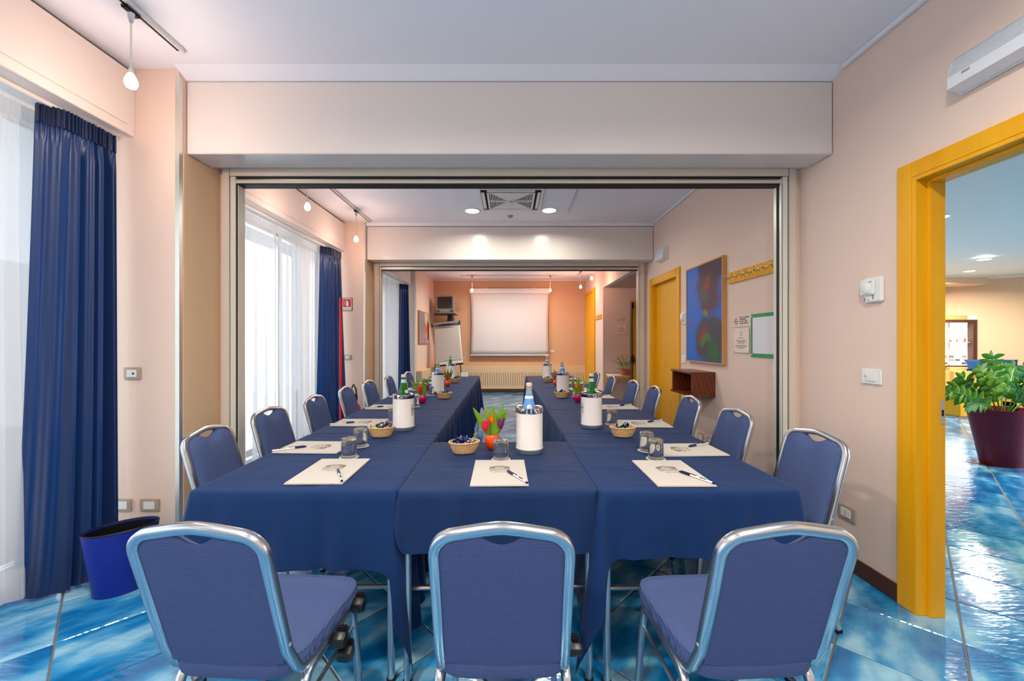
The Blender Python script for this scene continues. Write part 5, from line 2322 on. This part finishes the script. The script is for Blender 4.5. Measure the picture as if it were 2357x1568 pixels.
def bottle(label, x, y, kind, tilt=0, s=1.12):
    t = thing('water_bottle', label, 'bottle', (x, y, ZC + 0.031), group='water bottles in the coolers')
    t.rotation_euler = (R(tilt * 0.4), R(tilt), 0)
    t.scale = (s, s, s)
    gm = green_glass if kind == 'green' else pale_glass
    g = G()
    if kind == 'green':
        g.lathe([(0, 0), (0.036, 0.002), (0.038, 0.01), (0.038, 0.135), (0.034, 0.165), (0.0225, 0.215), (0.0155, 0.245), (0.0135, 0.268), (0.0145, 0.270), (0.0145, 0.277), (0.0125, 0.279), (0.0125, 0.288), (0, 0.289)], 28)
    else:
        g.lathe([(0, 0), (0.036, 0.002), (0.038, 0.01), (0.038, 0.12), (0.0345, 0.15), (0.0285, 0.18), (0.0165, 0.24), (0.0135, 0.262), (0.0155, 0.265), (0.0155, 0.272), (0.0125, 0.274), (0.0125, 0.288), (0, 0.289)], 28)
    g.build('glass_body', gm, t)
    g = G()
    g.lathe([(0.0132, 0.277), (0.0146, 0.278), (0.0148, 0.290), (0.012, 0.2945), (0, 0.295)], 18)
    g.build('cap', mat('cap_rose', (206, 170, 164), 0.35) if 'cap_rose' not in MATS else MATS['cap_rose'], t)
    if kind == 'green':
        g = G()
        g.lathe([(0.0158, 0.246), (0.0142, 0.266), (0.0142, 0.2665)], 18, fn=lambda r, z, a, k: r + 0.0006)
        g.build('neck_label', mat('label_grey', (168, 196, 196), 0.5) if 'label_grey' not in MATS else MATS['label_grey'], t)
        g = G()
        g.lathe([(0, 0), (0.011, 0), (0.011, 0.001), (0, 0.001)], 16, M=T((0.022, -0.022, 0.196)) @ Rz(45) @ Rx(68))
        g.build('medallion', MATS['label_grey'], t)
    else:
        g = G()
        g.lathe([(0.0318, 0.1635), (0.0285, 0.18), (0.0165, 0.24)], 24, fn=lambda r, z, a, k: r + 0.0008)
        lb = g.build('front_label', label_blue, t)
        g = G()
        g.lathe([(0.0388, 0.12), (0.0352, 0.15), (0.0325, 0.1635)], 24)
        g.build('lower_band', label_white, lb)
        g = G()
        g.lathe([(0.0201, 0.222), (0.0177, 0.234)], 24, fn=lambda r, z, a, k: r + 0.0012)
        g.build('upper_band', label_white, lb)
        M = T((0, -0.0288, 0.184)) @ Rx(90 - 11)
        g = G()
        g.lathe([(0, 0), (0.012, 0), (0.012, 0.0006), (0, 0.0006)], 20, M=M)
        g.build('moon', label_white, lb)
        g = G()
        g.tube([tuple((M @ Vector((0.0, -0.004, 0.0012)))), tuple((M @ Vector((0.005, 0.004, 0.0012)))), tuple((M @ Vector((0.012, 0.008, -0.002))))], 0.0009, 5)
        g.tube([tuple((M @ Vector((0.005, 0.004, 0.0012)))), tuple((M @ Vector((0.0095, -0.001, 0.0002))))], 0.0009, 5)
        g.build('bird_mark', blackink_m, lb)
        text_mesh('SAN BENEDETTO', 0.0062, 'lettering', blackink_m, lb, T((0, -0.0333, 0.1655)) @ Rx(90 - 11))
    return t


cooler('nearest white bottle cooler on the centre table beside the tulips', 0.10, 2.12)
cooler('white bottle cooler on the left row beside the nearest basket', -0.707, 2.66, R(-18))
cooler('white bottle cooler on the right row with green bottle, behind basket', 0.55, 2.73, R(195))
cooler('white bottle cooler on left row holding two clear bottles', -0.824, 4.55)
cooler('white bottle cooler on right row holding blue labelled bottle, middle distance', 0.585, 4.5)
cooler('farthest white bottle cooler on the left row', -0.926, 6.25)
cooler('farthest white bottle cooler on the right row', 0.573, 6.3)
bottle('clear water bottle with blue label in the centre table cooler', 0.098, 2.118, 'clear')
bottle('green glass water bottle in the nearest left row cooler', -0.707, 2.66, 'green')
bottle('green glass water bottle in the nearest right row cooler', 0.55, 2.73, 'green')
bottle('left one of two clear bottles sharing the middle left cooler', -0.843, 4.55, 'clear', 4, 1.08)
bottle('right shorter one of two clear bottles sharing the middle left cooler', -0.80, 4.56, 'clear', -4, 0.99)
bottle('blue labelled clear bottle in the middle right row cooler', 0.587, 4.5, 'clear', -2)
bottle('green bottle in the farthest left row cooler', -0.926, 6.25, 'green', -2)
bottle('pale bottle in the farthest right row cooler', 0.573, 6.3, 'clear')


# baskets and sweets
def basket_proto():
    t = thing('wicker_basket', 'x', 'basket', group='oval wicker baskets of sweets')
    rows = 13
    prof = []
    for k in range(rows * 2 + 1):
        v = k / (rows * 2)
        r = 0.052 + 0.026 * v ** 0.8
        prof.append((r, 0.002 + 0.055 * v))
    g = G()
    NS = 40
    g.lathe(prof, 120, sx=1.0, sy=0.72, fn=lambda r, z, a, k: r + 0.0028 * math.sin(NS / 2 * a + PI * (k // 2)) + (0.0008 if k % 2 else 0))
    g.lathe([(0, 0.004), (0.052, 0.002)], 40, sy=0.72)
    g.lathe([(r - 0.004, z) for r, z in reversed(prof)], 60, sx=1.0, sy=0.72)
    g.build('weave', basket_m, t)
    g = G()
    pts = []
    for i in range(120):
        a = 2 * PI * i / 120
        rr = 0.078 + 0.0014 * math.sin(22 * a)
        pts.append((rr * math.cos(a), rr * 0.72 * math.sin(a), 0.058 + 0.0014 * math.cos(22 * a)))
    g.tube(pts, 0.0038, 8, closed=True)
    g.build('rim', basket_m, t)
    return t


def candy_proto(m):
    g = G()
    prof = [(0, -0.011), (0.006, -0.009), (0.0095, -0.003), (0.0095, 0.003), (0.006, 0.009), (0, 0.011)]
    g.lathe(prof, 10, M=Ry(90), fn=lambda r, z, a, k: r * (1 + 0.08 * math.sin(5 * a)))
    for s in (-1, 1):
        g.lathe([(0.0015, 0.009), (0.005, 0.015), (0.0105, 0.022)], 10, M=Ry(90 * s), fn=lambda r, z, a, k: r * (1 + (0.3 * math.sin(4 * a) if k == 2 else 0)))
    o = g.build('wrapped_sweet', m)
    tag(o, 'x', 'sweet')
    return o


bk = basket_proto()
cproto = None
BK = [(-0.240, 2.09, 12, 'on the centre table beside the orange tulip pot', 'wicker basket of wrapped sweets on the centre table beside orange pot'),
      (-0.787, 2.45, 5, 'left row nearest', 'wicker basket of sweets on left row in front of the nearest cooler'),
      (0.685, 2.45, 0, 'right row nearest', 'wicker basket of sweets on right row in front of nearest cooler'),
      (-0.675, 4.10, -5, 'left row middle', 'wicker basket of sweets at middle distance on the left row'),
      (0.53, 4.15, 6, 'right row middle', 'wicker basket of sweets at middle distance on the right row'),
      (-0.785, 5.70, 0, 'left row far', 'farthest wicker basket of sweets on the left row'),
      (0.535, 5.75, 0, 'right row far', 'farthest wicker basket of sweets on the right row')]
rnd = random.Random(5)
cand_m = [navy_foil, navy_foil, navy_foil, pink_foil, lime_foil]
prot = {}
for i, (x, y, a, gname, lb) in enumerate(BK):
    if i == 0:
        bk.location = (x, y, ZC)
        bk.rotation_euler = (0, 0, R(a))
        bk['label'] = lb
    else:
        dup(bk, (x, y, ZC), R(a), lb)
    nsw = 17 if i < 3 else 12
    clab = 'twist wrapped sweet in the basket ' + {0: 'beside the orange pot on the centre table', 1: 'nearest the camera on the left row', 2: 'nearest the camera on the right row', 3: 'at middle distance on the left row', 4: 'at middle distance on the right row', 5: 'farthest away on the left row', 6: 'farthest away on the right row'}[i]
    for k in range(nsw):
        ci = rnd.randrange(5)
        mm = cand_m[ci]
        if mm.name not in prot:
            o = candy_proto(mm)
            prot[mm.name] = o
        else:
            o = prot[mm.name].copy()
            C.objects.link(o)
        lay = k / nsw
        if k < nsw * 0.62:
            an = 2 * PI * k / (nsw * 0.62)
            rr = 0.052 * (0.95 if k % 2 else 0.72)
            zz = 0.052
        else:
            an = 2 * PI * k * 0.618
            rr = 0.022 * rnd.uniform(0.3, 1.3)
            zz = 0.068
        px, py = rr * math.cos(an), rr * 0.7 * math.sin(an)
        ca, sa = math.cos(R(a)), math.sin(R(a))
        o.location = (x + px * ca - py * sa, y + px * sa + py * ca, ZC + zz + rnd.uniform(-0.003, 0.004))
        o.rotation_euler = (rnd.uniform(0, 6), rnd.uniform(-0.7, 0.7), rnd.uniform(0, 6))
        tag(o, {'navy_foil': 'navy ', 'pink_foil': 'pinkish ', 'lime_foil': 'pale green '}[mm.name] + clab, 'sweet', 'wrapped sweets in the basket ' + gname)


# tulip pots
def tulips(label, x, y, pm_, seed, rz=0):
    t = thing('tulip_pot', label, 'flower pot', (x, y, ZC), rz, group='small pots of artificial tulips')
    g = G()
    g.lathe([(0, 0), (0.022, 0), (0.030, 0.008), (0.040, 0.030), (0.041, 0.048), (0.036, 0.068), (0.031, 0.078), (0.029, 0.078), (0.033, 0.066), (0, 0.06)], 32)
    g.build('pot', pm_, t)
    rnd = random.Random(seed)
    # leaves
    for (ax, el, L, dr, bx) in ((-0.75, 1.0, 0.19, 0.0, -0.012), (-0.30, 1.2, 0.17, 0.1, -0.008), (0.02, 1.5, 0.18, 0.0, 0.0), (0.42, 1.1, 0.19, -0.1, 0.01), (0.55, 0.9, 0.165, 0.0, 0.014), (0.22, 1.2, 0.14, 0.0, 0.0)):
        g = G()
        yy_ = rnd.uniform(-0.25, 0.25)
        leaf_blade(g, (bx, yy_ * 0.04, 0.06), (ax, yy_, el * 1.4), L, 0.032, dr, 8, up=(0, 1, 0.1))
        g.build('leaf', leaf_m, t, ang=80)
    for k, (fx, fy, fz, fm) in enumerate(((-0.036, -0.022, 0.125, brightred_m), (0.0, 0.012, 0.150, porange_m), (0.045, -0.008, 0.135, purple_m))):
        g = G()
        g.tube([(fx * 0.25, fy * 0.3, 0.06), (fx * 0.6, fy * 0.7, 0.09), (fx, fy, fz - 0.018)], 0.0022, 6)
        st = g.build('stem', leaf_m, t)
        for q in range(6):
            a = q * PI / 3 + 0.3
            g = G()
            def pf(u, v, a=a, q=q):
                s = v
                r = 0.0195 * math.sin(PI * (0.12 + 0.66 * s)) * (1.0 + 0.25 * (s > 0.7) * (s - 0.7) * 4)
                if s > 0.75:
                    r += 0.009 * (s - 0.75) * 4
                wd = 0.9 * math.sin(PI * min(1, 0.15 + 0.85 * s)) ** 0.6
                an = a + (u - 0.5) * wd
                return (fx + r * math.cos(an), fy + r * math.sin(an), fz - 0.028 + s * 0.066)
            g.grid(5, 8, pf)
            g.build('petal', fm, st, ang=80)
    return t


tulips('orange pot of tulips on centre table, nearest the camera', -0.098, 2.17, orange_m, 1)
tulips('magenta pot of tulips on the left row behind nearest cooler', -0.833, 3.80, magenta_m, 2, 0.6)
tulips('magenta pot of tulips on the right row behind nearest cooler', 0.645, 3.87, magenta_m, 3, 2.2)
tulips('orange pot of tulips far along the left row', -0.817, 5.22, orange_m, 4, 1.1)
tulips('orange pot of tulips far along the right row', 0.60, 5.3, orange_m, 5, 1.5)
# tent card
g = G()
g.prism([(-0.03, 0), (0.03, 0), (0.004, 0.07), (-0.004, 0.07)], -0.06, 0.06, M=Rz(90) @ Rx(90))
o = g.build('tent_card', white_pl, smooth=False)
o.location = (-0.76, 6.68, ZC)
tag(o, 'small white folded card at the far end of the left row', 'card')

# ================================================================== waste bin
t = thing('waste_bin', 'oval cobalt blue waste bin on the tiles below blue curtain', 'bin', (-2.10, 2.17, 0), R(42))
g = G()
g.lathe([(0, 0.0), (0.105, 0.0), (0.112, 0.012), (0.155, 0.335), (0.155, 0.342), (0.148, 0.342), (0.147, 0.335), (0.108, 0.02), (0, 0.02)], 48, sx=1.0, sy=0.62)
g.build('shell', bin_m, t)
g = G()
pts = [(0.153 * math.cos(2 * PI * i / 48), 0.153 * 0.62 * math.sin(2 * PI * i / 48), 0.341) for i in range(48)]
g.tube(pts, 0.0045, 8, closed=True)
g.build('rim', black_m, t)
g = G()
g.lathe([(0.146, 0.333), (0.109, 0.022), (0, 0.022)], 48, sx=1.0, sy=0.61)
g.build('liner', black_m, t)
